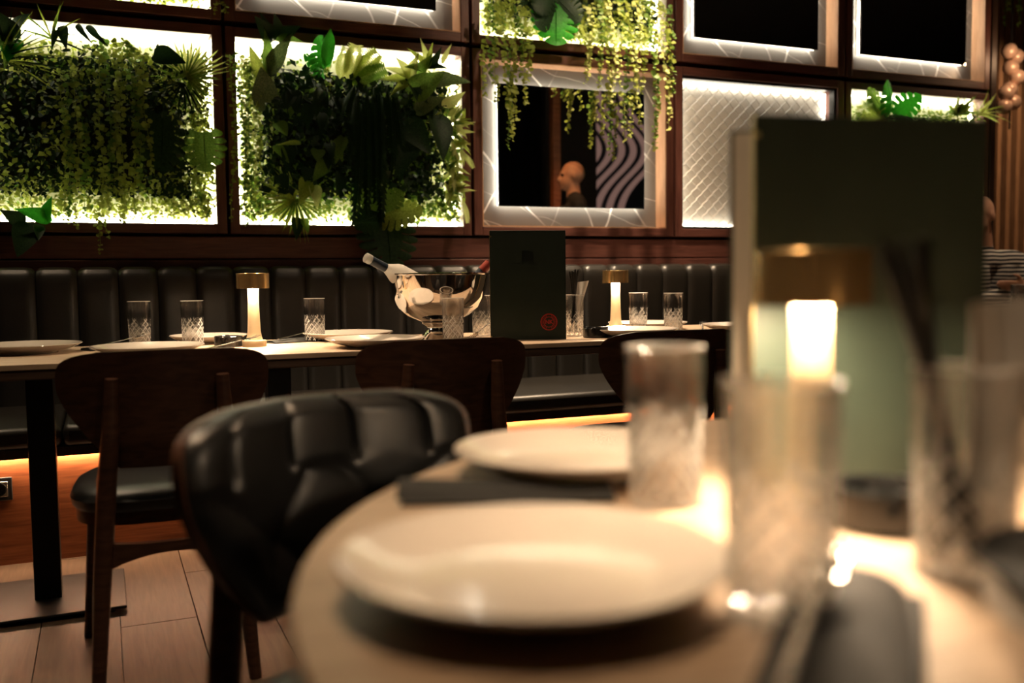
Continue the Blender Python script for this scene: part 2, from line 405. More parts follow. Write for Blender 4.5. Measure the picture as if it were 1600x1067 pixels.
# ------------------------------------------------------------------ banquette
bq = thing('banquette', 'long black channel-tufted leather banquette along the panelled wall', 'banquette', (2, 4, 0))
BX0, BX1, BP = -1.46, 5.13, .1525
def bpanel(u, v):
    # v runs from the seat up the front, over the rolled top, down the back
    x = (u-.5)*(BP-.003); bul = (1-abs(2*u-1)**7)
    L = [(0, .44), (0, .62), (0, .8), (-.002, .93), (.002, .985), (.014, 1.006), (.04, 1.014), (.1, 1.01), (.125, .99), (.13, .94), (.13, .6), (.13, .44)]
    q = v*(len(L)-1); i = min(int(q), len(L)-2); fr = q-i
    y = L[i][0]*(1-fr)+L[i+1][0]*fr; z = L[i][1]*(1-fr)+L[i+1][1]*fr
    c = Vector((0, .065, min(z, .955))); d = Vector((0, y, z))-c
    d = d.normalized()*(.013*bul) if d.length > 1e-5 else Vector()
    return (Vector((x, y, z))+d-Vector((0, 0, .004*(1-bul))), d)
pmesh = MB().sheet(bpanel, 12, 22).mesh('back_panel', M_banq)
k = 0; x = BX0+BP/2
while x < BX1:
    o = link('back_panel', pmesh, bq); o.location = (x-2, 4.25-4, 0); x += BP
MB().box(BX0, BX1, 4.265, 4.385, .1, .98).build('back_frame', M_black, bq, smooth=False).location = (-2, -4, 0)
ns = 5; sw = (BX1-BX0)/ns
for i in range(ns):
    MB().box(BX0+i*sw+.002-2, BX0+(i+1)*sw-.002-2, 3.585-4, 4.262-4, .405, .478).build('seat_cushion', M_banq, bq, .02)
MB().box(BX0-2, BX1-2, 3.6-4, 3.64-4, .372, .404).build('seat_front_board', M_darkwood, bq, smooth=False)
MB().box(BX0-2, BX1-2, 3.64-4, 4.3-4, .385, .404).build('seat_board', M_darkwood, bq, smooth=False)
MB().box(BX0-2, BX1-2, 3.66-4, 3.69-4, 0, .384).build('base_board', M_basewood, bq, smooth=False)
MB().box(BX0-2, BX1-2, 3.643-4, 3.654-4, .374, .3845).build('led_strip', E_warm, bq, smooth=False)
# socket set into the base board
s = thing('wall_socket', 'black power socket on the wooden banquette base at far left', 'socket', (-.345, 3.66, .265))
MB().box(-.04, .04, -.008, 0, -.04, .04).build('cover_plate', M_socket, s, .003)
MB().box(-.026, .026, -.0115, -.008, -.026, .026).build('insert_frame', M_steel, s, .002)
MB().lathe([(0, 0), (.021, 0), (.0225, .004), (.0205, .0042), (.019, -.001), (0, -.001)], 28, (0, -.0118, 0), rot(PI/2, 0, 0)).build('socket_ring', M_socket, s)
for q in (-.0095, .0095): MB().lathe([(0, 0), (.0025, 0), (.0025, .001), (0, .001)], 10, (q, -.0125, 0), rot(PI/2, 0, 0)).build('pin_hole', M_blackgloss, s)

# ------------------------------------------------------------------ small tables along the banquette
def make_table():
    t = thing('bistro_table', '', 'table', group='square tables along the banquette')
    MB().box(-.349, .349, -.35, .35, .734, .75).build('tabletop', M_tabletop, t, .002, smooth=False)
    MB().box(-.347, .347, -.347, .347, .708, .7335).build('apron', M_tableedge, t, .003, smooth=False)
    MB().box(-.037, .037, -.037, .037, .012, .7075).build('pedestal', M_black, t, .003, smooth=False)
    MB().box(-.215, .215, -.2, .2, .012, .02).build('base_plate', M_black, t, .003, smooth=False)
    for a in (-.17, .17):
        for b in (-.17, .17): MB().lathe([(0, 0), (.016, 0), (.016, .006), (.009, .0118), (0, .0118)], 14, (a, b, 0)).build('foot', M_black, t)
    return t
tb = make_table(); used = [False]
TC = [-.18+.7*i for i in range(8)]
for X, lab in zip(TC, ['square pedestal table at the left end of the row, by the wall socket', 'square pedestal table carrying the first brass lamp, behind the left chair', 'square pedestal table under the ice bowl and standing menu',
                       'square pedestal table carrying the second brass lamp, right of the straw glass', 'square pedestal table mostly hidden behind the big foreground menu, left', 'square pedestal table hidden in the middle behind the foreground menu',
                       'square pedestal table in front of the person in stripes', 'last square pedestal table at the right picture edge']):
    place(tb, used, (X, 3.18, 0), 0, lab)

# ------------------------------------------------------------------ chairs
def sh_half(z):     # half width of the back shell at height z
    if z > .725: return .238*max(0, 1-((z-.725)/.078)**4.6)**(1/4.6)
    return .238-.13*((.725-z)/.195)**1.5
def sh_y(x): return -.25+.075*(abs(x)/.232)**2
def shell_pt(u, v, off=0, bul=0, inset=0):
    z = min(.53+.272*(1-(1-v)**1.7), .8018)
    hw = max(sh_half(z)-inset, .0)
    if v > .995: hw = sh_half(.8008)-inset
    x = (2*u-1)*max(hw, .01)
    n = Vector((-2*.075*x/.232**2, 1, 0)).normalized()
    p = Vector((x, sh_y(x)+(z-.66)*-.12, z+.006*math.cos(x/.232*PI/2)*(v)))
    return p+n*(off+bul), n
def make_chair(label):
    t = thing('dining_chair', label, 'chair', group='walnut chairs with tufted black backs')
    MB().sheet(lambda u, v: (shell_pt(u, v, -.007)[0], shell_pt(u, v)[1]), 28, 22, .012).build('back_shell', M_chairwood, t)
    def tuft(u, v):
        v_ = 1-(1-v)**1.7; a, b = (u-.5)*4, v_*2.6
        if v_ < .66: q = (abs(math.sin(PI*(a/2+b/2)))*abs(math.sin(PI*(a/2-b/2))))**.3
        else:
            k = min((v_-.66)/.06, 1); q0 = (abs(math.sin(PI*(a/2+b/2)))*abs(math.sin(PI*(a/2-b/2))))**.3
            q = q0*(1-k)+k*abs(math.cos(PI*a))**.28
        edge = min(1, min(u, 1-u)*9, min(v_, (1-v_)*1.6)*9)
        bul = .008+.019*q*math.sqrt(max(edge, 0))*1.0+.012*math.sqrt(max(edge, 0))
        if v in (0, 1) or u in (0, 1): bul = .0055
        return shell_pt(u, v, 0, bul, .006)
    MB().sheet(tuft, 64, 44).build('back_cushion', M_leather, t)
    def seat(u, v):   # rounded square cushion, polar
        a = 2*PI*u; ca, sa = math.cos(a), math.sin(a)
        rr = .222/((abs(ca)**3.4+abs(sa)**3.4)**(1/3.4))
        P = [(0, .482), (.5, .481), (.85, .474), (.96, .462), (1, .447), (.985, .43), (.95, .42), (0, .42)]
        q = v*(len(P)-1); i = min(int(q), len(P)-2); f = q-i; s_ = P[i][0]*(1-f)+P[i+1][0]*f; z = P[i][1]*(1-f)+P[i+1][1]*f
        return (Vector((rr*s_*ca*(1-.06*sa), rr*s_*sa, z)), None)
    MB().sheet(seat, 40, 14).build('seat', M_leather, t)
    MB().sheet(lambda u, v: (Vector((seat(u, 1-1/7)[0].x*.99*min(1, (1-v)*6), seat(u, 1-1/7)[0].y*.99*min(1, (1-v)*6), .4195-.03*min(1, v*1.2))), None), 40, 6).build('seat_frame', M_chairwood, t)
    for s_ in (-1, 1):
        MB().tube([(s_*.122, -.268, .745), (s_*.128, -.258, .62), (s_*.14, -.252, .5), (s_*.156, -.258, .3), (s_*.176, -.285, 0)], [.015, .02, .022, .021, .015], 10).build('leg', M_chairwood, t)
        MB().tube([(s_*.165, .15, .41), (s_*.178, .165, .25), (s_*.2, .185, 0)], [.022, .02, .013], 10).build('leg', M_chairwood, t)
        MB().tube([(s_*.148, -.24, .385), (s_*.155, -.1, .375), (s_*.16, .06, .375), (s_*.166, .15, .385)], .011, 8).build('side_stretcher', M_chairwood, t)
    def stre(u, v):
        x = (2*u-1)*.152; hh = .012+.022*abs(2*u-1)**2.2; zc = .33+.012*(1-(2*u-1)**2)
        return (Vector((x, -.262, zc+(2*v-1)*hh)), Vector((0, 1, 0)))
    MB().sheet(stre, 16, 2, .02).build('rear_stretcher', M_chairwood, t)
    return t
ch = make_chair(''); used = [False]
CHY = 2.63
place(ch, used, (.135, CHY, 0), 0, 'walnut-backed chair at left, its leg and seat seen beside the base plate')
place(ch, used, (.84, CHY, 0), 0, 'dark walnut-backed chair in front of the ice bowl and standing menu')
place(ch, used, (1.555, CHY, 0), 0, 'walnut-backed chair half hidden by the blurred foreground tumbler')
FCD = Vector((.43, -.903, 0)); FCB = Vector((.256, 1.30, 0)); FCO = FCB+FCD*.25
place(ch, used, FCO, math.atan2(-FCD.x, FCD.y), 'black diamond-tufted chair drawn up to the round foreground table')

# ------------------------------------------------------------------ round foreground table
rt = thing('round_table', 'large round cream table filling the foreground', 'table', (.795, .51, 0))
MB().lathe([(0, .722), (.685, .722), (.697, .728), (.70, .737), (.697, .746), (.69, .75), (0, .75)], 96).build('tabletop', M_tabletop, rt)
MB().lathe([(0, .02), (.05, .02), (.05, .722), (0, .722)], 24).build('pedestal', M_black, rt)
MB().lathe([(0, 0), (.32, 0), (.32, .012), (.06, .02), (0, .02)], 48).build('base_plate', M_black, rt)

# ------------------------------------------------------------------ tableware prototypes
def make_glass():
    t = thing('cut_glass_tumbler', '', 'glass', group='cut glass tumblers')
    n, hh = 120, .15; vs = []; fs = []
    zs = [0, .0015] + [.004+.146*i/58 for i in range(59)]
    def rad(z): return .0335+.0035*z/hh
    rows = []; cut = set()
    for zi, z in enumerate(zs):
        row = []
        for k_ in range(n):
            a = 2*PI*k_/n; r = rad(z)
            if z == 0: r -= .003
            if .006 < z < .1:
                lim = .078+.016*math.cos(6*a)
                if z < lim:
                    g1 = abs(math.sin(6*a+z*150)); g2 = abs(math.sin(6*a-z*150))
                    g = max(math.exp(-(g1/.28)**2), math.exp(-(g2/.28)**2)) + .35*math.exp(-((abs(math.sin(6*a+z*150+PI/2)))/.2)**2)
                    r -= .0022*min(g, 1.1)
                    if g > .33: cut.add(zi*n+k_)
            row.append(Vector((r*math.cos(a), r*math.sin(a), z)))
        rows.append(row)
    inner = [(.0347, .1503), (.0338, .1488), (.033, .11), (.0312, .06), (.0295, .016), (.026, .0115), (.0, .011)]
    for r, z in inner: rows.append([Vector((r*math.cos(2*PI*k_/n), r*math.sin(2*PI*k_/n), z)) for k_ in range(n)])
    for row in rows: vs += row
    for i in range(len(rows)-1):
        for k_ in range(n): fs.append((i*n+k_, i*n+(k_+1) % n, (i+1)*n+(k_+1) % n, (i+1)*n+k_))
    fs.append(tuple(range(n))[::-1])
    gb = MB().add(vs, fs).build('glass_body', M_glass, t, recalc=False); gb.data.materials.append(M_cutglint)
    for p_ in gb.data.polygons:
        if p_.vertices[0] in cut or len(p_.vertices) > 4 or len(zs)-2 < p_.vertices[0]//n < len(zs)+1: p_.material_index = 1  # rim ring gets the milky white too, a painted catch-light
    return t
def make_plate(dia, name='dinner_plate'):
    t = thing(name, '', 'plate')
    r = dia/2
    MB().lathe([(0, .003), (r*.5, .003), (r*.52, 0), (r*.56, 0), (r*.58, .004), (r*.8, .012), (r*.97, .0245), (r, .0275), (r*.995, .029), (r*.965, .0275), (r*.8, .0165), (r*.66, .0105), (r*.6, .0085), (0, .0085)], 96).build('plate_body', M_ceramic, t)
    return t
def make_lamp():
    t = thing('brass_table_lamp', '', 'lamp', group='cordless brass table lamps')
    MB().lathe([(0, 0), (.0375, 0), (.0385, .001), (.0385, .019), (.0375, .0205), (.028, .021), (0, .021)], 48).build('base', M_stembrass, t)
    MB().lathe([(.0, .0212), (.0275, .0212), (.0235, .032), (.0208, .05), (.019, .09), (.0175, .14), (.0172, .188), (0, .188)], 40).build('stem', M_stembrass, t)
    sh = MB().lathe([(.0495, .189), (.0515, .189), (.0515, .2365), (.0505, .2375), (0, .2375), (0, .2355), (.0495, .2355)], 56, closed=True).build('shade', M_brass, t)
    MB().lathe([(.0178, .19), (.046, .19), (.046, .192), (.0178, .192)], 40, closed=True).build('led_diffuser', E_lamp, sh)
    return t
def make_menu():
    t = thing('menu_folder', '', 'menu', group='dark green menu folders')
    W, H_, T = .262, .375, .004
    MB().box(0, W, 0, T, 0, H_).build('front_cover', M_green, t, .0012, smooth=False)
    for (a, b, c, d) in ((-.0008, 0, 0, H_),):
        MB().box(a, b, .0003, T-.0003, c, d).build('gold_edge', M_goldedge, t, smooth=False)
    for z in (.012, H_-.02): MB().lathe([(0, 0), (.003, 0), (.002, .0015), (0, .002)], 12, (.003, 0, z), rot(PI/2, 0, 0)).build('rivet', M_goldedge, t)
    return t
def seal_and_title(t):
    # debossed crest, title strokes and rules, red round NK stamp
    c = thing
    cx, cz = .13, .27
    cr = MB().box(cx-.02, cx+.02, -.0006, 0, cz-.0, cz+.032).build('crest', M_greendark, t, smooth=False)
    MB().box(cx-.021, cx+.021, -.0009, 0, cz+.034, cz+.036).build('crest_bar', M_greendark, t, smooth=False)
    MB().box(cx-.003, cx+.003, -.0012, -.0006, cz+.018, cz+.022).build('crest_mark', M_green, t, smooth=False)
    rr = random.Random(3); mb = MB(); x = cx-.055
    while x < cx+.05:
        wq = .0055; mb.box(x, x+.0012, -.0006, 0, cz-.014, cz-.005)
        if rr.random() < .6: mb.box(x+.0012, x+wq-.001, -.0006, 0, cz-.0062, cz-.005)
        if rr.random() < .6: mb.box(x+.0012, x+wq-.001, -.0006, 0, cz-.0105, cz-.0095)
        if rr.random() < .6: mb.box(x+wq-.001, x+wq, -.0006, 0, cz-.014, cz-.005)
        x += .0088
    stuff(mb.build('debossed_title', M_greendark, t, smooth=False))
    for a in (-.036, .01): MB().box(cx+a, cx+a+.026, -.0006, 0, cz-.0235, cz-.022).build('debossed_rule', M_greendark, t, smooth=False)
    sx, sz = .202, .06
    M_ = rot(PI/2, 0, 0)
    for r0, r1 in ((.026, .0292), (.0165, .0185)):
        MB().lathe([(r0, 0), (r1, 0), (r1, .0006), (r0, .0006)], 48, (sx, 0, sz), M_, closed=True).build('seal_ring', M_red, t)
    mb = MB()
    for k_ in range(22):
        if k_ in (5, 6, 16, 17): continue
        a = 2*PI*k_/22
        for (da, r0, r1) in ((-.05, .0198, .0245), (.05, .0198, .0245)):
            p = [Vector((r*math.cos(a+da+e), 0, r*math.sin(a+da+e))) for r, e in ((r0, -.022), (r1, -.022), (r1, .022), (r0, .022))]
            mb.add([v+Vector((sx, -.0005, sz)) for v in p]+[v+Vector((sx, 0, sz)) for v in p], [(0,1,2,3),(4,7,6,5),(0,4,5,1),(1,5,6,2),(2,6,7,3),(3,7,4,0)])
    stuff(mb.build('seal_lettering', M_red, t, smooth=False))
    fc = bpy.data.curves.new('nk', 'FONT'); fc.body = 'NK'; fc.size = .0185; fc.align_x = 'CENTER'; fc.align_y = 'CENTER'; fc.extrude = .0004; fc.offset = .0006
    fo = bpy.data.objects.new('nk', fc); COL.objects.link(fo)
    me = bpy.data.meshes.new_from_object(fo.evaluated_get(bpy.context.evaluated_depsgraph_get())); bpy.data.objects.remove(fo)
    me.materials.clear(); me.materials.append(M_red)
    o = link('seal_letters', me, t); o.location = (sx, -.0005, sz); o.rotation_euler = (PI/2, 0, 0)
def make_fork():
    t = thing('fork', '', 'cutlery', group='forks')
    mb = MB(); mb.tube([(0, -.1, .002), (0, -.05, .003), (0, 0, .004), (0, .03, .006)], [.0045, .0035, .003, .004], 8, .5)
    def head(u, v): 
        wv = .004+.0085*min(1, v*1.6); return (Vector(((2*u-1)*wv, .028+.03*v, .006-.004*math.sin(v*PI))), Vector((0, 0, 1)))
    mb.sheet(head, 4, 5, .0016); mb.build('handle', M_steel, t)
    for q in (-.0105, -.0035, .0035, .0105): MB().tube([(q, .057, .0065), (q, .075, .006), (q, .095, .011)], [.0019, .0016, .0009], 6, .7).build('tine', M_steel, t)
    return t
def make_pouch():
    t = thing('napkin_pouch', '', 'napkin', group='black cutlery pouches')
    MB().sheet(lambda u, v: (Vector(((u-.5)*.085*(1-.25*v), (v-.5)*.21, .004+.014*math.sin(PI*u)**.6*(.4+.6*v))), None), 12, 10).build('top_flap', M_blackcloth, t)
    MB().box(-.042, .042, -.105, .1, .0005, .004).build('under_flap', M_blackcloth, t, .001)
    return t
def make_ashtray():
    t = thing('black_ashtray', '', 'ashtray', group='round black ashtrays')
    MB().lathe([(0, 0), (.042, 0), (.045, .003), (.045, .033), (.043, .035), (.037, .035), (.035, .032), (.034, .008), (0, .007)], 40).build('bowl', M_blackgloss, t)
    for k_ in range(3):
        a = k_*2*PI/3; MB().box(-.006, .006, .035, .0455, .0335, .0365).build('notch', M_black, t).rotation_euler = (0, 0, a)
    return t
TZ = .7502
G = make_glass(); gu = [False]
def glass(x, y, lab, rz=0): return place(G, gu, (x, y, TZ), rz, lab)
glass(.111, 3.40, 'cut glass tumbler at far left beside the black cutlery pouch')
glass(.273, 3.34, 'cut glass tumbler second from left, nearest the left brass lamp', .2)
glass(.678, 3.34, 'cut glass tumbler standing alone between left lamp and ice bowl', .5)
glass(1.06, 2.98, 'cut glass tumbler directly in front of the ice bowl', .1)
glass(1.29, 3.31, 'cut glass tumbler half hidden behind the standing menu', .3)
glass(1.922, 3.25, 'cut glass tumbler just right of the second brass lamp', .4)
glass(1.973, 3.08, 'cut glass tumbler nearer the fork, right of second brass lamp', .7)
glass(4.27, 3.47, 'cut glass tumbler on the table of the person in stripes', .7)
glass(.487, .775, 'blurred foreground tumbler standing behind the large plate', .2)
glass(.392, .487, 'blurred foreground tumbler nearest the camera, in front of the glowing lamp', .6)
# glasses that hold straws and paper napkins
def straw_glass(x, y, lab, lab_s, lab_n, seed, nn, npk, lean):
    glass(x, y, lab, .35)
    rr = random.Random(seed)
    for k_ in range(nn):
        a = rr.uniform(0, 2*PI); b = Vector((x+.016*math.cos(a+2.6), y+.016*math.sin(a+2.6), TZ+.013)); tp = Vector((x+lean[0]+.016*math.cos(a), y+lean[1]+.016*math.sin(a), TZ+.236+rr.uniform(-.008, .006)))
        tag(MB().tube([b, b.lerp(tp, .5), tp], .003, 8).build('drinking_straw', M_straw), lab_s, 'straw', lab_s)
    for k_ in range(npk):
        a0 = 2.4+k_*1.1
        def nap(u, v, a0=a0):
            wv = .008+.034*v**1.5; q = Vector((math.cos(-.43), math.sin(-.43), 0)); n = Vector((-q.y, q.x, 0))
            c_ = Vector((x, y, TZ+.016))+q*(.004+.026*v+.012*k_)+n*(.006-.012*k_)
            return (c_+q*((2*u-1)*wv*.62)+n*(.006*math.sin(u*PI*2+k_))+Vector((0, 0, .178*v+.006*u)), n)
        tag(MB().sheet(nap, 10, 12, .0012).build('paper_napkin', M_napkin), lab_n, 'napkin', lab_n)
straw_glass(1.575, 3.12, 'cut glass tumbler of black straws beside the standing menu', 'black straw in the tumbler beside the standing menu', 'folded paper napkin in the straw tumbler beside the menu', 2, 9, 1, (-.004, -.012))
straw_glass(.563, .497, 'blurred foreground tumbler of straws and napkins at right', 'blurred black straw in the foreground straw tumbler', 'blurred paper napkin in the foreground straw tumbler', 5, 10, 2, (-.042, .02))
# plates
PL = make_plate(.32); pu = [False]
def plate(x, y, lab, z=TZ): return place(PL, pu, (x, y, z), 0, lab, 'cream plates on the banquette tables')
plate(-.22, 3.3, 'cream plate at the left picture edge')
plate(.12, 3.02, 'cream plate in front of the two left tumblers, above the left chair')
plate(.80, 3.36, 'cream plate between the lone tumbler and the ice bowl')
plate(.80, 2.99, 'cream plate at the table edge just left of the middle chair')
plate(1.53+.22, 2.99, 'cream plate under the second lamp, behind the right chair')
plate(2.03, 3.36, 'cream plate behind the tumblers right of the second lamp')
plate(2.25, 3.02, 'cream plate cut off by the blurred menu edge')
PS = make_plate(.26, 'side_plate'); PS.location = (.335, 3.58-.115, TZ); tag(PS, 'cream plate behind the two left tumblers', 'plate', 'cream plates on the banquette tables')
FP = make_plate(.27); FP.location = (.268, .594, TZ); tag(FP, 'large cream plate nearest the camera on the round table', 'plate', 'cream plates on the round table')
FP2 = make_plate(.27); FP2.location = (.478, .945, TZ); tag(FP2, 'cream plate at the far side of the round table', 'plate', 'cream plates on the round table')
FP3 = make_plate(.27); FP3.location = (.565, .305, TZ); tag(FP3, 'cream plate at the lower right corner of the round table', 'plate', 'cream plates on the round table')
# lamps
LP = make_lamp(); lu = [False]
place(LP, lu, (.452, 3.2, TZ), 0, 'lit brass lamp left of the ice bowl')
place(LP, lu, (1.858, 3.315, TZ), 0, 'lit brass lamp right of the straw tumbler')
lf = place(LP, lu, (.588, .690, TZ), 0, 'blurred lit brass lamp in front of the big foreground menu')
# menus
MN = make_menu(); mu_ = [False]
me1 = place(MN, mu_, (1.225, 3.06, TZ), math.atan2(-.075, .225), 'dark green menu with red seal standing upright by the ice bowl')
me2 = place(MN, mu_, (.602, .792, TZ), -.21, 'big blurred green menu standing open on the round table')
seal_and_title(me1)
def hind(t, ang, inner):
    o = MB().box(-.262, 0, 0, .004, 0, .375).build('back_cover', M_green, t, .0012, smooth=False); o.location = (.262, .004, 0); o.rotation_euler = (0, 0, ang)
    pg = MB().box(-.258, -.004, -.003, -.0002, .004, .371).build('page', M_paper, o, smooth=False)
hind(me1, -.2, True); hind(me2, -.377, True)
# cutlery pouches, forks, ashtrays
PO = make_pouch(); ou = [False]
def pouch(x, y, rz, lab): return place(PO, ou, (x, y, TZ), rz, lab)
FK = make_fork(); fu = [False]
def fork(x, y, z, rz, lab, tilt=.12):
    o = place(FK, fu, (x, y, z), rz, lab); o.rotation_euler = (tilt, 0, rz); return o
pouch(.045, 3.33, -1.2, 'black cutlery pouch left of the leftmost tumbler'); fork(.06, 3.325, TZ+.024, -1.0, 'fork lying on the leftmost cutlery pouch')
pouch(.615, 3.36, -1.2, 'black cutlery pouch between left lamp and lone tumbler'); fork(.63, 3.355, TZ+.024, -1.0, 'fork on the pouch between left lamp and lone tumbler')
fork(.375, 3.1, TZ+.018, -1.1, 'fork beside the small ashtray left of the first lamp')
fork(1.19, 3.07, TZ+.03, 2.4, 'fork leaning at the foot of the ice bowl', -.25)
fork(2.2, 3.22, TZ+.004, -.6, 'fork right of the second lamp tumblers', .1)
pouch(.362, .872, 1.2, 'black napkin pouch between the two foreground plates')
pouch(.39, .425, -.8, 'blurred black cutlery pouch at the bottom edge'); fork(.372, .432, TZ+.024, -.85, 'blurred fork on the pouch at the bottom edge', .1)
pouch(.515, .355, -.5, 'blurred black pouch in the lower right corner').location.z = TZ+.03
AS = make_ashtray(); au = [False]
place(AS, au, (.375, 3.24, TZ), 0, 'small black ashtray left of the first brass lamp')
place(AS, au, (1.60, 3.0, TZ), .4, 'black ashtray at the foot of the straw tumbler')
place(AS, au, (.612, .628, TZ), .8, 'blurred black ashtray beside the foreground lamp')
place(AS, au, (4.45, 3.25, TZ), .8, 'black ashtray at the right edge before the striped person')
# ice bowl, bottles
bw = thing('ice_bowl', 'large polished steel ice bowl on a foot', 'bowl', (1.082, 3.2, TZ)); bw.scale = (1.1, 1.1, .98)
MB().lathe([(0, .063), (.03, .062), (.06, .068), (.1, .088), (.13, .116), (.148, .15), (.157, .19), (.163, .23), (.169, .234), (.169, .237), (.163, .2385), (.157, .236), (.151, .19), (.142, .152), (.125, .12), (.097, .094), (.06, .074), (0, .068)], 96).build('bowl_body', M_chrome, bw)
MB().lathe([(0, 0), (.068, 0), (.07, .002), (.066, .006), (.045, .022), (.036, .04), (.038, .05), (.05, .058), (.052, .0635), (0, .0635)], 64).build('foot', M_chrome, bw)
def bottle(lab, base, direction, glassmat_, cap, neckmat):
    d = Vector(direction).normalized(); q = d.to_track_quat('Z', 'Y')
    t = thing('wine_bottle', lab, 'bottle', base, group='bottles in the ice bowl'); t.rotation_mode = 'QUATERNION'; t.rotation_quaternion = q
    MB().lathe([(0, 0), (.034, 0), (.037, .004), (.037, .15), (.034, .165), (.024, .185), (.0155, .205), (.0145, .27), (.0165, .272), (.0165, .29), (.014, .292), (0, .292)], 36).build('bottle_body', glassmat_, t)
    b = MB().lathe([(.0156, .208), (.0153, .23), (.0153, .27)], 36); nb = b.build('neck_label', neckmat, t)
    if cap: MB().lathe([(.0172, .255), (.0172, .2935), (0, .2945)], 36).build('foil_cap', cap, t)
    else:
        mk = MB()
        for k_ in range(5): mk.box(-.006+.0028*(k_ % 3), -.0045+.0028*(k_ % 3), -.0156, -.0153, .232+.0045*k_, .235+.0045*k_)
        stuff(mk.build('label_print', M_paper, nb, smooth=False))
        MB().lathe([(.0168, .272), (.0172, .281), (.0168, .29)], 36).build('lip_ring', M_bottleglass, t)
    return t
pA = at(571, 402, Y=3.13); dB = (pA-Vector((1.11, 3.22, .895))).normalized()
bottle('clear bottle leaning left out of the ice bowl', pA-dB*.292, dB, M_cutglint, None, M_label)  # milky body stands in for reflections on the glass
pC = at(762, 414, Y=3.2); dC = Vector((.62, -.1, .6)).normalized()
bottle('red-capped bottle leaning right in the ice bowl behind menu', pC-dC*.285, dC, M_bottleglass, M_redcap, M_label)

# ------------------------------------------------------------------ plants
def unit_leaf(kind):
    """leaf along +Y, length 1, half width about .5 at scale x=1, face towards +Z"""
    mb = MB()
    def blade(prof, fold=.10, bend=.22, n=8):
        vs = []; fs = []
        for i in range(n+1):
            v = i/n; wv = prof(v); z = -bend*v*v
            vs += [(-wv, v, z+fold*wv*2), (0, v, z), (wv, v, z+fold*wv*2)]
        for i in range(n):
            k_ = 3*i; fs += [(k_, k_+1, k_+4, k_+3), (k_+1, k_+2, k_+5, k_+4)]
        mb.add(vs, fs)
    if kind == 'lance': blade(lambda v: .5*math.sin(PI*v**.75)**1.1*(1-.2*v), .1, .22, 9)
    elif kind == 'oval': blade(lambda v: .5*math.sin(PI*v)**.6, .15, .15, 6)
    elif kind == 'heart': blade(lambda v: .5*(math.sin(PI*min(1, (v+.05)/1.05)**.72)**.75)*(1-.3*v**2), .12, .25, 10)
    elif kind == 'blade': blade(lambda v: .5*(1-v)**.5*min(1, .35+v*2), .05, .4, 6)
    elif kind == 'monstera':
        NR, US = 36, (0, .25, .5, .72, .9, 1.0)
        for sd in (-1, 1):
            def pt(j, u):
                v = j/NR; wv = .52*math.sin(PI*min(1, .2+.8*v))**.62; fr = (v*6) % 1
                rnd_ = 1-.1*abs(fr-.57)**2*8*u
                return (sd*wv*u*rnd_, .02+.9*v+(-.2+.34*v)*u*u*(1-.5*v)+.04*u, -.18*v*v-.2*u*u*wv)
            for j in range(NR):
                for k_ in range(5):
                    if k_ >= 2 and ((j+.5)/NR*6) % 1 < .17 and .12 < j/NR < .97: continue
                    mb.add([pt(j, US[k_]), pt(j, US[k_+1]), pt(j+1, US[k_+1]), pt(j+1, US[k_])], [(0, 1, 2, 3)])
        mb.tube([(0, -.12, .02), (0, .3, -.01), (0, .7, -.08), (0, .98, -.17)], [.012, .014, .01, .004], 5)
    elif kind == 'fan':
        for k_ in range(15):
            a = (k_-7)/7*1.25; d = Vector((math.sin(a), math.cos(a), 0)); sd = Vector((d.y, -d.x, 0)); L = 1-.25*abs(a)/1.25
            vs = []; fs = []
            for i in range(5):
                v = i/4; wv = .032*(1-v**3)*(.35+v if v < .6 else 1); c_ = d*v*L+Vector((0, 0, -.22*v*v+.02*(k_ % 2)))
                vs += [c_-sd*wv, c_+sd*wv]
            for i in range(4): q = 2*i; fs.append((q, q+1, q+3, q+2))
            mb.add(vs, fs)
    elif kind == 'fern':
        n = 22; mb.tube([(0, 0, 0), (0, .35, .02), (0, .7, -.06), (0, 1, -.2)], [.006, .005, .004, .002], 5)
        for i in range(n):
            v = .04+.95*i/n; z = -.2*v**2.4+.02; L = .46*math.sin(PI*min(1, .12+.88*(1-v)))**.7*(1 if v > .1 else .6)
            for sd in (-1, 1):
                b = (.42/n); mb.add([(0, v-b, z), (sd*L*.5, v+.01-b*1.3, z-.01), (sd*L, v+.035, z-.05), (sd*L*.5, v+b*1.3+.02, z-.005), (0, v+b, z)], [(0, 1, 2, 3, 4)])
    return mb
LEAFM = {}
def leaf_mesh(kind, mat):
    k_ = (kind, mat.name)
    if k_ not in LEAFM: LEAFM[k_] = unit_leaf(kind).mesh(kind+'_leaf', mat)
    return LEAFM[k_]
def add_leaf(parent, base, tip, width, kind, mat, face=(0, -1, .3), name='leaf'):
    base, tip = Vector(base), Vector(tip); d = tip-base; L = d.length; d.normalize()
    n = Vector(face)+Vector((R.uniform(-.35, .35), R.uniform(-.2, .2), R.uniform(-.35, .35))); n = (n-d*n.dot(d)).normalized(); x = d.cross(n)
    mm = Matrix((x*width, d*L, n*L)).transposed().to_4x4(); mm.translation = base
    o = link(name, leaf_mesh(kind, mat), parent); o.matrix_world = mm
    o.matrix_parent_inverse = Matrix.Translation(-parent.location); return o
def plant(name, label, cat, basepx, Y0, leaves, group='plants growing in the lit panels'):
    """leaves: (base px, base py, tip px, tip py, tip Y, width, kind, material)"""
    b = at(*basepx, Y=Y0); t = thing(name, label, cat, b, group=group)
    for (bx, by, tx, ty, ty_, wd_, kind, mat) in leaves:
        add_leaf(t, at(bx, by, Y=Y0), at(tx, ty, Y=ty_), wd_, kind, mat)
    return t
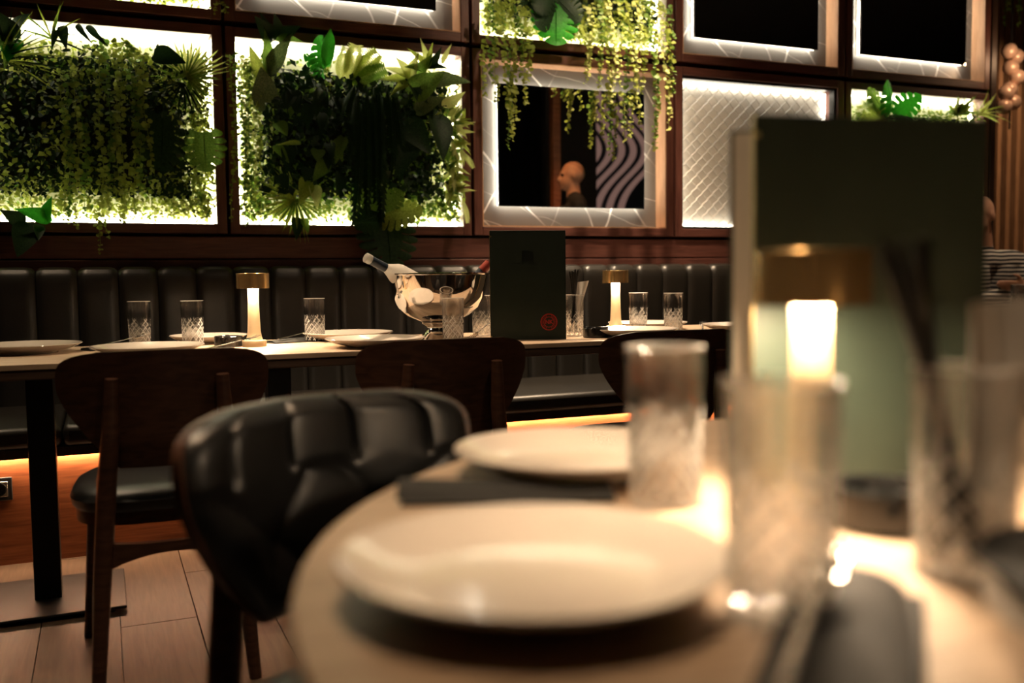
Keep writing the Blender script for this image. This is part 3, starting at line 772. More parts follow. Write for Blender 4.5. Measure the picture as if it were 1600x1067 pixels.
def bush(name, label, px, py, Y0, n, L, wd_, kind, mat, spread=(0, 2*PI), fwd=.08, squash=1.0, scat=.0):
    b = at(px, py, Y=Y0); t = thing(name, label, 'plant', b, group='plants growing in the lit panels')
    for k_ in range(n):
        a = spread[0]+(spread[1]-spread[0])*(k_+R.uniform(.2, .8))/n; l_ = L*R.uniform(.7, 1.1)
        bb = b+Vector((R.uniform(-.5, .2)*L*scat, R.uniform(-.02, .02), R.uniform(-1, 1)*L*scat))
        tip = bb+Vector((math.cos(a)*l_, -fwd*R.uniform(.4, 1.4), math.sin(a)*l_*squash-.15*l_))
        add_leaf(t, bb, tip, wd_*R.uniform(.8, 1.15), kind, mat[k_ % len(mat)])
    return t
# --- fine filler foliage, one mass per panel
def foliage_mass(pos, size, tmpl, facing=.9, seed=0):
    rg = np.random.default_rng(seed); n = len(pos)
    tv = np.array(tmpl.v); nf = tmpl.f
    nrm = np.stack([rg.normal(0, .6, n), -np.abs(rg.normal(facing, .4, n)), rg.normal(.35, .6, n)], 1); nrm /= np.linalg.norm(nrm, axis=1)[:, None]
    d = rg.normal(0, 1, (n, 3)); d[:, 2] -= .7; d -= nrm*(d*nrm).sum(1)[:, None]; d /= np.linalg.norm(d, axis=1)[:, None]
    x = np.cross(d, nrm); sc = rg.uniform(size[0], size[1], n)
    V = pos[:, None, :]+sc[:, None, None]*(tv[None, :, 0:1]*x[:, None, :]*.62+tv[None, :, 1:2]*d[:, None, :]+tv[None, :, 2:3]*nrm[:, None, :])
    mb = MB(); mb.v = [tuple(p) for p in V.reshape(-1, 3)]; k_ = len(tv)
    mb.f = [tuple(i*k_+q for q in f) for i in range(n) for f in nf]
    return mb
SMALL = MB().add([(0, 0, 0), (-.5, .45, .06), (0, .5, -.03), (.5, .45, .06), (0, 1, -.12)], [(0, 2, 1), (0, 3, 2), (1, 2, 4), (2, 3, 4)])
def fill(t, n, row, count, mat, seed, inset, zr, size=(.02, .036), depth=(.05, .17), edgebias=0, name='small_foliage'):
    x0, x1, z0, z1 = cell(n, row); rg = np.random.default_rng(seed)
    xs = rg.uniform(x0+inset, x1-inset, count); zs = rg.uniform(z0+zr[0], z0+zr[1], count)
    if edgebias:
        k_ = rg.random(count) < edgebias; zs = np.where(k_, z0+zr[0]+(zr[1]-zr[0])*rg.beta(.9, 3.2, count), zs)
    # clumps
    c = rg.uniform(0, 1, (60, 2)); idx = rg.integers(0, 60, count); cl = rg.random(count) < .45
    xs = np.where(cl, np.clip(x0+inset+(x1-x0-2*inset)*c[idx, 0]+rg.normal(0, .03, count), x0+.015, x1-.015), xs)
    zs = np.where(cl, np.clip(z0+zr[0]+(zr[1]-zr[0])*c[idx, 1]+rg.normal(0, .035, count), z0+zr[0], z0+zr[1]+.03), zs)
    edge = np.minimum(np.minimum(xs-x0, x1-xs), np.minimum(zs-z0+.02, z1-zs))/.16
    ys = 4.50-rg.uniform(depth[0], depth[1], count)*np.clip(.35+.65*edge, .3, 1)
    o = foliage_mass(np.stack([xs, ys, zs], 1), size, SMALL, .9, seed).build(name, mat, t, recalc=False)
    o.matrix_parent_inverse = Matrix.Translation(-t.location); return stuff(o)
def rim(t, n, row, count, mat, seed, sides, size=(.016, .03), name='edge_foliage', dmax=.18):
    """small leaves crowding the lit rim; sides: share at left, right, top, bottom"""
    x0, x1, z0, z1 = cell(n, row); rg = np.random.default_rng(seed); P = []
    for sd, sh in zip('lrtb', sides):
        k_ = int(count*sh); d = .008+dmax*rg.beta(1.3, 1.4, k_); q = rg.uniform(0, 1, k_)
        cl = rg.uniform(0, 1, 14); q = np.where(rg.random(k_) < .6, np.clip(cl[rg.integers(0, 14, k_)]+rg.normal(0, .03, k_), .01, .99), q)
        if sd == 'l': xs, zs_ = x0+d, z0+.04+(z1-z0-.13)*q
        if sd == 'r': xs, zs_ = x1-d, z0+.04+(z1-z0-.13)*q
        if sd == 't': xs, zs_ = x0+.03+(x1-x0-.06)*q, z1-.06-d
        if sd == 'b': xs, zs_ = x0+.03+(x1-x0-.06)*q, z0+.012+d
        P.append(np.stack([xs, 4.48-rg.uniform(0, .11, k_), zs_], 1))
    o = foliage_mass(np.concatenate(P), size, SMALL, .6, seed).build(name, mat, t, recalc=False)
    o.matrix_parent_inverse = Matrix.Translation(-t.location); return stuff(o)
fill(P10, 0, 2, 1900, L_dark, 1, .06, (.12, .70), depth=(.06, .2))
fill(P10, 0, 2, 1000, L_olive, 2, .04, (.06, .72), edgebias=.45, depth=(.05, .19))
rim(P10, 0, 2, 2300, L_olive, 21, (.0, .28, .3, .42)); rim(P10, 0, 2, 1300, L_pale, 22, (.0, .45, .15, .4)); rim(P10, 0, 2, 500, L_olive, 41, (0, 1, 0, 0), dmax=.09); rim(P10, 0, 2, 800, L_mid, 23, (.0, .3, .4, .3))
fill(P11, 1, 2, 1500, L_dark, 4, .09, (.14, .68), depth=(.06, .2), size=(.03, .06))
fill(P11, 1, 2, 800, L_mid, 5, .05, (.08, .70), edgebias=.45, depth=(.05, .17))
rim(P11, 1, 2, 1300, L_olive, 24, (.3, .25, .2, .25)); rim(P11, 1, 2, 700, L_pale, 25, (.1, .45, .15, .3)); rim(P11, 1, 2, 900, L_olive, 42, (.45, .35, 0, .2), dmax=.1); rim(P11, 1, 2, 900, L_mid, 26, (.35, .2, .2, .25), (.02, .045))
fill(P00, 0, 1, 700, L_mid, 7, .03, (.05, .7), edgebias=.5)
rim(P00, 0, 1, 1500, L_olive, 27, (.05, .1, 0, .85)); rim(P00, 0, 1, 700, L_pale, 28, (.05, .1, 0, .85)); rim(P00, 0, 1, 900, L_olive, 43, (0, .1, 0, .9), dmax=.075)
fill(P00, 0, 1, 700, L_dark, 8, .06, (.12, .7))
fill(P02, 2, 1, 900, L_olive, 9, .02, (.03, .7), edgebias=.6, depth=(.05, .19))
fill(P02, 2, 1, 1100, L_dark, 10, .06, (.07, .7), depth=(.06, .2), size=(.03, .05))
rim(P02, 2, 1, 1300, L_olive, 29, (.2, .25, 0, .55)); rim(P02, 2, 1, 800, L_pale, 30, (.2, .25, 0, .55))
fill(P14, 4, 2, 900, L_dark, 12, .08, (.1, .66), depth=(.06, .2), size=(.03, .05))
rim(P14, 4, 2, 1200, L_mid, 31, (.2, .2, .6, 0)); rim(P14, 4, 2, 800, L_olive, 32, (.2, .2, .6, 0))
# --- trailing plants: strands of paired round leaves
ROUND = [(0, 0, 0), (-.42, .28, .05), (-.4, .72, .04), (0, 1, -.05), (.4, .72, .04), (.42, .28, .05)]
def strand(parent, top, length, mat, leaf=.021, seed=0, sway=.03, out=.03, step=.016):
    rr = random.Random(seed); mb = MB(); n = max(4, int(length/step)); a0, ph = rr.uniform(-1, 1)*sway, rr.uniform(0, 6)
    pts = []
    for i in range(n+1):
        v = i/n; pts.append(Vector(top)+Vector((a0*v+.008*math.sin(ph+v*7), -out*math.sin(min(1, v*2.5)*PI/2)-.006*math.cos(ph+v*5), .02*math.sin(min(1, v*5)*PI)-length*v)))
    mb.tube(pts, .0013, 4)
    for i in range(1, n+1):
        for sd in (-1, 1):
            if rr.random() < .12: continue
            s_ = leaf*rr.uniform(.65, 1.1)*(1 if i < n*.8 else .75); yaw = rr.uniform(-.7, .7); d = Vector((sd*math.cos(yaw)*rr.uniform(.4, 1), math.sin(yaw)*.8-.25, rr.uniform(-1.1, .35))).normalized(); pj = pts[i]+Vector((rr.uniform(-.006, .006), 0, rr.uniform(-.008, .008)))
            nn = Vector((rr.uniform(-.4, .4), -.7, rr.uniform(.1, .9))); nn = (nn-d*nn.dot(d)).normalized(); x = d.cross(nn)
            mb.add([pj+x*(p[0]*s_)+d*(p[1]*s_)+nn*(p[2]*s_) for p in ROUND], [(0, 1, 2, 3), (0, 3, 4, 5)])
    o = mb.build('strand', mat, parent, recalc=False); o.matrix_parent_inverse = Matrix.Translation(-parent.location); return stuff(o)
def trailing(label, strands, Y0, mats, leaf=.021, out=.03, name='trailing_vine'):
    """strands: (px, py top, py bottom)"""
    b = at(strands[0][0], strands[0][1], Y=Y0); t = thing(name, label, 'plant', b, group='plants growing in the lit panels')
    for i, (px, py0, py1) in enumerate(strands):
        tp = at(px, py0, Y=Y0+R.uniform(-.02, .02)); bt = at(px, py1, Y=Y0)
        strand(t, tp, max(.05, tp.z-bt.z), mats[i % len(mats)], leaf, int(px*13+py1), out=out*R.uniform(.7, 1.4))
    return t
trailing('thick trailing vine down the middle of the far left plant panel', [(150, 75, 330), (165, 60, 300), (178, 55, 345), (190, 60, 322), (203, 65, 300), (212, 70, 335), (222, 85, 270)], 4.3, [L_olive, L_mid, L_olive], .026)
trailing('trailing vine left of centre in the far left plant panel', [(95, 130, 350), (107, 120, 335), (118, 125, 355), (128, 135, 330)], 4.31, [L_olive, L_mid], .024)
trailing('short strand hanging below the far left plant panel', [(160, 300, 395), (155, 300, 372)], 4.32, [L_olive], .02)
trailing('string of round leaves down the left side of the monstera panel', [(362, 85, 345), (369, 78, 352), (376, 82, 340), (384, 90, 300), (391, 95, 330), (398, 110, 280), (404, 120, 250)], 4.35, [L_olive, L_mid, L_pale], .02)
trailing('vine spilling from the top panel over the mirror left corner', [(757, 10, 150), (765, 8, 118), (772, 5, 170), (778, 0, 212), (784, 0, 232), (790, 0, 218), (796, 5, 190), (803, 8, 120), (812, 10, 165), (818, 15, 160)], 4.30, [L_olive, L_mid, L_olive], .025, .05)
trailing('vine spilling from the top panel over the mirror right side', [(905, 15, 130), (915, 10, 120), (925, 5, 135), (934, 0, 125), (944, 0, 190), (952, 0, 165), (961, 0, 150), (970, 0, 200), (980, 0, 215), (990, 0, 170), (1000, 0, 200), (1010, 0, 225), (1018, 0, 235), (1026, 0, 205), (1034, 5, 180), (1041, 10, 150)], 4.30, [L_olive, L_pale, L_olive, L_mid], .026, .05)
trailing('dim vine hanging above the globe pendant lamp', [(1568, -60, 40), (1576, -60, 25), (1586, -60, 45)], 4.7, [L_mid], .03)
trailing('sprig poking from the top left plant panel over the frame', [(338, 2, 18), (345, 2, 14)], 4.36, [L_olive], .016)
# --- plants with single leaves
K = 'blade'
plant('spider_plant', 'spiky spider plant at the top of the far left panel', 'plant', (82, 60), 4.36, [(82, 62, 45, 20, 4.26, .012, K, L_mid), (82, 62, 60, 12, 4.28, .012, K, L_olive), (82, 62, 84, 8, 4.25, .013, K, L_olive), (82, 62, 92, 10, 4.27, .012, K, L_mid), (82, 62, 108, 25, 4.26, .013, K, L_olive), (82, 62, 112, 40, 4.25, .013, K, L_mid), (82, 62, 45, 45, 4.25, .012, K, L_mid), (82, 62, 120, 70, 4.24, .013, K, L_dark)])
plant('lance_leaf_plant', 'dark hanging lance leaves at the top of the far left panel', 'plant', (100, 45), 4.36, [(98, 40, 100, 68, 4.25, .05, 'lance', L_dark), (135, 40, 162, 66, 4.26, .035, 'lance', L_dark), (120, 38, 136, 60, 4.25, .03, 'lance', L_dark), (85, 45, 84, 70, 4.26, .03, 'lance', L_dark)])
plant('broad_leaf_plant', 'broad dark green leaves in the top left corner', 'plant', (15, 60), 4.36, [(20, 62, -8, 20, 4.26, .1, 'heart', L_dark), (20, 62, 32, 18, 4.26, .1, 'heart', L_dark), (20, 62, 12, 85, 4.26, .09, 'heart', L_bright), (20, 62, -15, 62, 4.24, .09, 'heart', L_mid), (15, 60, 10, 100, 4.25, .05, 'lance', L_mid)])
bush('grassy_tuft', 'fine grassy tuft at the left edge of the far left panel', 5, 95, 4.35, 16, .2, .01, K, [L_olive, L_dark], (-.4, 1.6), .12)
plant('fan_palm', 'pale fan palm in the upper right of the far left panel', 'plant', (295, 110), 4.37, [(295, 118, 300, 62, 4.27, .24, 'fan', L_pale), (292, 120, 332, 92, 4.27, .22, 'fan', L_olive), (290, 120, 270, 80, 4.28, .2, 'fan', L_mid), (295, 125, 335, 128, 4.27, .2, 'fan', L_mid), (285, 130, 265, 165, 4.26, .2, 'fan', L_dark)])
plant('split_leaf_plant', 'dark split leaf hanging in the far left panel', 'plant', (255, 175), 4.33, [(255, 178, 257, 258, 4.22, .22, 'monstera', L_dark), (318, 205, 322, 260, 4.24, .18, 'monstera', L_mid), (240, 85, 285, 92, 4.25, .09, 'heart', L_dark)])
plant('broad_leaf_plant', 'glossy bright green leaf at the bottom left of the far left panel', 'plant', (70, 335), 4.33, [(82, 345, 30, 325, 4.24, .07, 'lance', L_bright), (72, 348, 74, 310, 4.25, .06, 'lance', L_bright), (40, 350, 5, 330, 4.25, .07, 'lance', L_dark), (45, 348, 30, 395, 4.25, .11, 'heart', L_dark), (60, 350, 62, 370, 4.25, .05, 'lance', L_dark)])
plant('prayer_plant', 'veined upright leaves at the top left of the monstera panel', 'plant', (418, 118), 4.36, [(418, 120, 452, 52, 4.25, .085, 'lance', L_vein), (418, 120, 420, 48, 4.27, .07, 'lance', L_mid), (412, 160, 412, 112, 4.25, .12, 'heart', L_vein), (410, 175, 398, 140, 4.26, .05, 'lance', L_vein), (412, 130, 390, 72, 4.27, .06, 'lance', L_olive)])
plant('broad_leaf_plant', 'dark leaves climbing over the frame above the veined plant', 'plant', (425, 60), 4.36, [(425, 65, 405, 30, 4.26, .08, 'heart', L_dark), (430, 60, 436, 28, 4.25, .07, 'heart', L_dark), (435, 60, 462, 42, 4.25, .07, 'heart', L_dark), (430, 62, 468, 58, 4.25, .05, 'lance', L_mid), (425, 65, 412, 22, 4.27, .05, 'lance', L_dark)])
plant('split_leaf_plant', 'bright green split leaf glowing at the top of the monstera panel', 'plant', (508, 108), 4.37, [(508, 108, 505, 60, 4.27, .17, 'monstera', L_bright), (508, 105, 517, 48, 4.26, .06, 'oval', L_bright), (507, 110, 482, 85, 4.28, .1, 'monstera', L_bright)])
plant('palm_frond_plant', 'palm fronds along the top edge of the monstera panel', 'plant', (545, 125), 4.37, [(545, 130, 590, 82, 4.27, .14, 'fern', L_olive), (545, 130, 560, 72, 4.28, .13, 'fern', L_pale), (545, 130, 600, 105, 4.26, .12, 'fern', L_mid), (530, 125, 540, 75, 4.29, .1, 'fern', L_pale)])
pl = []
for k_ in range(26):
    bx, by = R.uniform(425, 540), R.uniform(135, 280); pl.append((bx, by, bx+R.uniform(-22, 22), by+R.uniform(14, 34), 4.22+R.uniform(-.02, .03), R.uniform(.045, .075), 'heart', R.choice([L_mid, L_dark, L_dark, L_dark])))
pl += [(478, 282, 474, 312, 4.2, .08, 'heart', L_olive), (490, 290, 497, 318, 4.2, .06, 'heart', L_pale), (470, 225, 440, 222, 4.2, .025, 'lance', L_olive)]
plant('pothos', 'heart-leaved climbing plant in the dark middle of the monstera panel', 'plant', (480, 180), 4.30, pl)
b = thing('boston_fern', 'long fern fronds hanging in the middle of the monstera panel', 'plant', at(585, 130, Y=4.33), group='plants growing in the lit panels')
for (bx, by, tx, ty, wd_) in ((566, 140, 562, 345, .055), (573, 130, 577, 330, .055), (583, 128, 590, 310, .05), (592, 130, 603, 290, .05), (560, 135, 548, 250, .05), (604, 130, 622, 255, .05), (612, 135, 632, 220, .05), (555, 132, 535, 180, .05), (598, 150, 596, 340, .055)):
    add_leaf(b, at(bx, by, Y=4.33), at(tx, ty, Y=4.2), wd_*1.15, 'fern', L_dark, name='frond')
plant('dumb_cane', 'pale-centred pointed leaves near the top right of the monstera panel', 'plant', (640, 120), 4.36, [(640, 125, 608, 100, 4.26, .05, 'lance', L_pale), (640, 125, 625, 88, 4.26, .06, 'lance', L_pale), (640, 125, 650, 85, 4.27, .06, 'lance', L_pale), (640, 125, 600, 120, 4.26, .05, 'lance', L_olive), (640, 128, 655, 150, 4.25, .06, 'lance', L_dark), (650, 120, 672, 88, 4.26, .06, 'lance', L_mid), (640, 128, 615, 140, 4.25, .05, 'lance', L_olive)])
plant('leafy_shrub', 'pointed leaves breaking the top right edge of the monstera panel', 'plant', (668, 105), 4.37, [(668, 108, 662, 64, 4.27, .04, 'lance', L_pale), (668, 108, 690, 80, 4.25, .05, 'lance', L_dark), (668, 108, 674, 70, 4.27, .035, 'lance', L_olive), (668, 108, 696, 100, 4.25, .045, 'lance', L_dark), (668, 108, 645, 76, 4.27, .04, 'lance', L_olive), (690, 100, 703, 72, 4.27, .03, 'lance', L_pale), (660, 110, 640, 100, 4.26, .045, 'lance', L_mid)])
plant('elephant_ear', 'large soft arrow leaves at the upper right of the monstera panel', 'plant', (680, 130), 4.34, [(668, 132, 732, 118, 4.24, .1, 'heart', L_vein), (690, 165, 725, 148, 4.23, .06, 'lance', L_pale), (650, 175, 690, 150, 4.23, .08, 'heart', L_vein), (640, 150, 690, 112, 4.25, .13, 'heart', L_mid), (630, 190, 670, 230, 4.21, .14, 'heart', L_dark), (680, 180, 700, 240, 4.22, .13, 'heart', L_dark), (640, 210, 625, 265, 4.21, .14, 'heart', L_dark)])
bush('leafy_shrub', 'pale leafy shrub spilling over the right edge of the monstera panel', 714, 212, 4.37, 46, .06, .026, 'lance', [L_pale, L_olive, L_pale, L_mid], (-2.2, 1.9), .06, scat=1.5)
bush('leafy_shrub', 'pale leafy shrub low on the right edge of the monstera panel', 708, 282, 4.37, 46, .06, .026, 'lance', [L_pale, L_olive, L_mid], (-2.4, 2.2), .06, scat=1.6)
plant('fern_sprig', 'two small sprigs curling past the lower right panel corner', 'plant', (718, 240), 4.34, [(720, 235, 743, 258, 4.27, .05, 'fern', L_pale), (722, 310, 736, 345, 4.27, .05, 'fern', L_pale), (715, 300, 742, 295, 4.27, .02, 'lance', L_pale)])
plant('monstera', 'big dark monstera leaf drooping over the banquette wall', 'plant', (603, 335), 4.34, [(603, 338, 615, 408, 4.2, .29, 'monstera', L_dark), (600, 335, 655, 322, 4.23, .2, 'monstera', L_olive), (600, 335, 560, 345, 4.24, .16, 'monstera', L_dark), (600, 330, 625, 300, 4.27, .12, 'monstera', L_mid), (598, 332, 570, 300, 4.27, .12, 'monstera', L_mid)])
plant('fan_palm', 'translucent palm leaf at the lower left of the monstera panel', 'plant', (455, 312), 4.38, [(462, 312, 425, 335, 4.3, .28, 'fan', L_olive), (462, 312, 465, 352, 4.29, .26, 'fan', L_olive), (462, 312, 490, 345, 4.29, .2, 'fan', L_mid), (462, 308, 415, 300, 4.3, .2, 'fan', L_olive)])
plant('broad_leaf_plant', 'small leaf hanging below the middle of the monstera panel', 'plant', (465, 345), 4.36, [(462, 340, 466, 370, 4.3, .06, 'heart', L_dark), (474, 342, 482, 360, 4.3, .04, 'heart', L_mid)])
plant('split_leaf_plant', 'dark green split leaf at the foot of the top vine panel', 'plant', (868, 0), 4.3, [(868, 5, 872, 62, 4.22, .24, 'monstera', L_bright), (866, 0, 850, 40, 4.23, .18, 'monstera', L_dark), (872, 0, 905, 30, 4.23, .16, 'monstera', L_dark), (858, -10, 845, 15, 4.23, .14, 'monstera', L_dark)])
plant('monstera', 'split leaves rising at the left of the panel above the menu', 'plant', (1385, 180), 4.36, [(1375, 180, 1345, 138, 4.26, .1, 'fern', L_mid), (1390, 180, 1396, 128, 4.26, .2, 'monstera', L_bright), (1395, 180, 1440, 150, 4.25, .17, 'monstera', L_bright), (1385, 185, 1368, 140, 4.26, .15, 'monstera', L_mid), (1400, 190, 1425, 180, 4.24, .16, 'monstera', L_dark), (1385, 190, 1350, 170, 4.25, .15, 'fern', L_olive)])
bush('leafy_shrub', 'pointed leaves at the right of the panel above the menu', 1490, 178, 4.36, 22, .1, .028, 'lance', [L_mid, L_olive, L_pale], (.1, 2.9), .1)
bush('grassy_tuft', 'feathery tuft at the right corner above the menu', 1525, 180, 4.36, 16, .12, .012, K, [L_pale, L_olive], (-.3, 2.6), .1)

# ------------------------------------------------------------------ downlights in the dark ceiling, with a few added fill lights
def downlight(x, y, label, watts, size=62, col=(1, .73, .47), tgt=None, blend=.7):
    t = thing('downlight', label, 'downlight', (x, y, 3.3), group='ceiling downlights')
    MB().lathe([(.045, -.09), (.05, -.09), (.05, 0), (0, 0), (0, -.02), (.045, -.03)], 28, closed=True).build('can', M_black, t)
    MB().lathe([(0, -.032), (.04, -.032), (.04, -.03), (0, -.03)], 24).build('lens', E_down, t)
    ld = bpy.data.lights.new('downlight_beam', 'SPOT'); ld.energy = watts; ld.color = col; ld.spot_size = math.radians(size); ld.spot_blend = blend; ld.shadow_soft_size = .06
    lo = bpy.data.objects.new('downlight_beam', ld); COL.objects.link(lo); lo.parent = t; lo.location = (0, 0, -.095)
    d = Vector(tgt)-Vector((x, y, 3.205)) if tgt else Vector((0, 0, -1)); lo.rotation_euler = d.to_track_quat('-Z', 'Y').to_euler()
    return t
downlight(.42, 1.2, 'ceiling downlight over the round table', 105, 50, tgt=(.5, .75, .75), col=(1, .66, .38))
downlight(.0, 1.95, 'ceiling downlight over the aisle', 110, 60, tgt=(.2, 1.8, 0))
downlight(1.1, 3.5, 'ceiling downlight over the ice bowl table', 400, 46, tgt=(1.0, 3.4, .7))
downlight(-.5, 3.62, 'ceiling downlight over the left tables', 130, 54, tgt=(-.2, 3.4, .7))
downlight(2.5, 3.9, 'ceiling downlight over the right tables', 520, 60, tgt=(2.4, 3.85, .7))
downlight(-.35, .55, 'narrow light added at the ceiling to brighten the foreground menu', 70, 24, tgt=(.68, .82, 1.0))  # extra lamp, added to lift the menu and its inner page
downlight(2.3, 3.0, 'ceiling downlight grazing the mirror wall', 110, 60, tgt=(2.3, 4.4, 1.9))
downlight(1.35, 1.7, 'added fill light in the aisle before the middle chairs', 45, 70, tgt=(1.3, 2.6, .9))  # ambient fill from the front, added as one more lamp
downlight(4.5, 3.2, 'ceiling downlight over the striped person', 95, 60, tgt=(4.7, 3.8, .8))
downlight(6.3, 4.3, 'ceiling downlight washing the batten screen', 200, 80, tgt=(6.3, 5.5, 1.4), col=(1, .66, .38))
downlight(2.75, 2.9, 'light added at the ceiling to brighten the standing bald man', 170, 34, tgt=(3.35, 2.15, 1.75), col=(1, .45, .16))  # extra lamp, added and aimed so the face is not in shadow

# ------------------------------------------------------------------ right end: batten screen, globe lamp
bs = struct(MB().box(5.2, 9, 5.58, 5.62, 0, 3.3).build('wall_batten', M_darkwood, smooth=False))
bm_ = MB().box(-.022, .022, -.05, 0, 0, 3.3).mesh('batten', M_batten, False)
for k_ in range(34):
    o = link('batten', bm_, bs, .003); o.location = (5.3+.105*k_, 5.58, 0)
gl = thing('globe_pendant', 'pendant lamp of copper globes beside the panelled wall', 'lamp', (5.42, 4.5, 3.3))
MB().tube([(0, 0, 0), (0, 0, -1.42)], .006, 8).build('rod', M_black, gl)
for (px, py) in ((1576, 80), (1579, 106), (1584, 122), (1590, 88), (1577, 140), (1566, 147), (1577, 161), (1565, 167)):
    p = at(px, py, Y=4.5)-Vector((5.42, 4.5, 3.3)); rr = .05
    MB().lathe([(rr*math.sin(PI*i/14), -rr*math.cos(PI*i/14)) for i in range(15)], 24, (p.x+.0, p.y+R.uniform(-.03, .03), p.z)).build('globe', M_globe, gl)
ld = bpy.data.lights.new('globe_glow', 'POINT'); ld.energy = 3.5; ld.color = (1, .6, .33); ld.shadow_soft_size = .05
lo = bpy.data.objects.new('globe_glow', ld); COL.objects.link(lo); lo.parent = gl; lo.location = (-.12, -.3, -1.0)

# ------------------------------------------------------------------ side of the room seen in the mirror
MB_ = MB().box(3.49, 3.56, 1.56, 1.63, 0, 3.3).build('timber_post', M_basewood, None, .004, smooth=False); tag(MB_, 'reddish timber post reflected in the mirror behind the bald man', 'post')
def curt(u, v): return (Vector((2.2+6.6*u, -2.95+.05*math.sin(u*180), .02+3.2*v)), Vector((0, 1, 0)))
tag(MB().sheet(curt, 360, 2, .004).build('curtain', M_curtain), 'dark pleated curtain reflected in the mirror', 'curtain')
wv_ = thing('wave_sculpture', 'curved bars with painted-on glow reflected in the mirror at right', 'light', (4.95, 0, 1.5))
MB().box(-.42, .75, -.05, -.02, 0, 1.7).build('back_panel', M_label, wv_, .005, smooth=False)
for i in range(6):
    def bar(u, v, i=i):
        z = 1.55*u+.05; bulge = .42*math.exp(-((z-.78)/.36)**2); x = -.66+i*.14+bulge*1.1
        return (Vector((x+v*.075, -.005+.0*v, z)), Vector((0, 1, 0)))
    MB().sheet(bar, 30, 1, .012).build('wave_bar', E_wave, wv_)
struct(MB().box(4.1, 4.66, .1, .2, 0, 3.3).build('wall_pier', M_wall, smooth=False))

# ------------------------------------------------------------------ people
def capsule(mb, a, b, ra, rb, n=12, flat=(1, 1)):
    a, b = Vector(a), Vector(b); d = (b-a); L = d.length or 1e-4; q = d.to_track_quat('Z', 'Y').to_matrix()
    prof = [(max(ra*math.cos(t), 1e-4), -ra*math.sin(t)*1.0) for t in [PI/2*(1-k_/4) for k_ in range(5)]] + [(max(rb*math.cos(t), 1e-4), L+rb*math.sin(t)) for t in [PI/2*k_/4 for k_ in range(5)]]
    mb.lathe(prof, n, a, q)
def ellipsoid(mb, c, r, M=None, n=18):
    vs = []; fs = []; m_ = 12
    for j in range(m_+1):
        t = PI*j/m_
        for k_ in range(n):
            a = 2*PI*k_/n; p = Vector((r[0]*math.sin(t)*math.cos(a), r[1]*math.sin(t)*math.sin(a), -r[2]*math.cos(t))); p = M @ p if M else p; vs.append(p+Vector(c))
    for j in range(m_):
        for k_ in range(n): fs.append((j*n+k_, j*n+(k_+1) % n, (j+1)*n+(k_+1) % n, (j+1)*n+k_))
    mb.add(vs, fs)
def head(mb, c, yaw, tilt=0):
    """head facing local +Y, turned by yaw"""
    M = rot(0, 0, yaw) @ rot(tilt, 0, 0); P = lambda x, y, z: Vector(c)+M @ Vector((x, y, z))
    ellipsoid(mb, P(0, -.012, .025), (.074, .092, .09), M); ellipsoid(mb, P(0, .03, -.035), (.058, .062, .075), M)
    ellipsoid(mb, P(0, .062, -.088), (.028, .024, .022), M); ellipsoid(mb, P(0, .078, .022), (.05, .014, .012), M)
    capsule(mb, P(0, .083, .012), P(0, .103, -.024), .009, .013); ellipsoid(mb, P(0, .092, -.028), (.019, .014, .01), M)
    ellipsoid(mb, P(0, .084, -.055), (.024, .012, .007), M); ellipsoid(mb, P(0, .082, -.066), (.021, .011, .007), M)
    for s_ in (-1, 1): ellipsoid(mb, P(s_*.076, -.008, -.002), (.009, .019, .031), M @ rot(0, 0, s_*-.35))
    return P
def hand(mb, w_, d, side, curl=.5):
    """palm from wrist w_ along d, five separate bent fingers; side = thumb direction"""
    d = Vector(d).normalized(); s_ = Vector(side); s_ = (s_-d*s_.dot(d)).normalized(); n = d.cross(s_); w_ = Vector(w_)
    for k_ in range(4):
        o = s_*(.027-.018*k_); capsule(mb, w_+o*.6, w_+o+d*.088, .013, .0105)
        L = (.068, .078, .072, .056)[k_]; k0 = w_+o+d*.088; a = curl*.6
        k1 = k0+(d*math.cos(a)+n*math.sin(a))*L*.5; k2 = k1+(d*math.cos(a*2.2)+n*math.sin(a*2.2))*L*.5
        capsule(mb, k0, k1, .0095, .0085); capsule(mb, k1, k2, .0085, .0068)
    t0 = w_+s_*.022+d*.02; t1 = t0+(s_*.75+d*.65).normalized()*.045; t2 = t1+(s_*.3+d*.95).normalized()*.034
    capsule(mb, t0, t1, .014, .011); capsule(mb, t1, t2, .011, .008)
def finish_person(name, label, mb, regions, eyes, voxel=.0085):
    me = mb.mesh('person_body', None, False); o = link('tmp', me); r_ = o.modifiers.new('r', 'REMESH'); r_.mode = 'VOXEL'; r_.voxel_size = voxel
    sm = o.modifiers.new('s', 'SMOOTH'); sm.iterations = 4; sm.factor = .5
    dg = bpy.context.evaluated_depsgraph_get(); dg.update()
    nm = bpy.data.meshes.new_from_object(o.evaluated_get(dg)); bpy.data.objects.remove(o); nm.name = name
    mats = []; nm.materials.clear()
    for _, _, _, mt in regions:
        if mt not in mats: mats.append(mt)
    for mt in mats: nm.materials.append(mt)
    nm.materials.append(M_eye)
    co = np.empty(len(nm.polygons)*3); nm.polygons.foreach_get('center', co); co = co.reshape(-1, 3)
    best = np.full(len(co), 1e9); idx = np.zeros(len(co), int)
    for a, b, rad, mt in regions:
        a, b = np.array(a), np.array(b); d = b-a; t = np.clip(((co-a)@d)/max(d@d, 1e-9), 0, 1); dist = np.linalg.norm(co-a-t[:, None]*d, axis=1)-rad
        k_ = dist < best; best[k_] = dist[k_]; idx[k_] = mats.index(mt)
    for e in eyes: idx[np.linalg.norm(co-np.array(e), axis=1) < .011] = len(mats)
    nm.polygons.foreach_set('material_index', idx.astype(np.int32)); nm.polygons.foreach_set('use_smooth', [True]*len(co))
    p = link('person', nm); return tag(p, label, 'person')
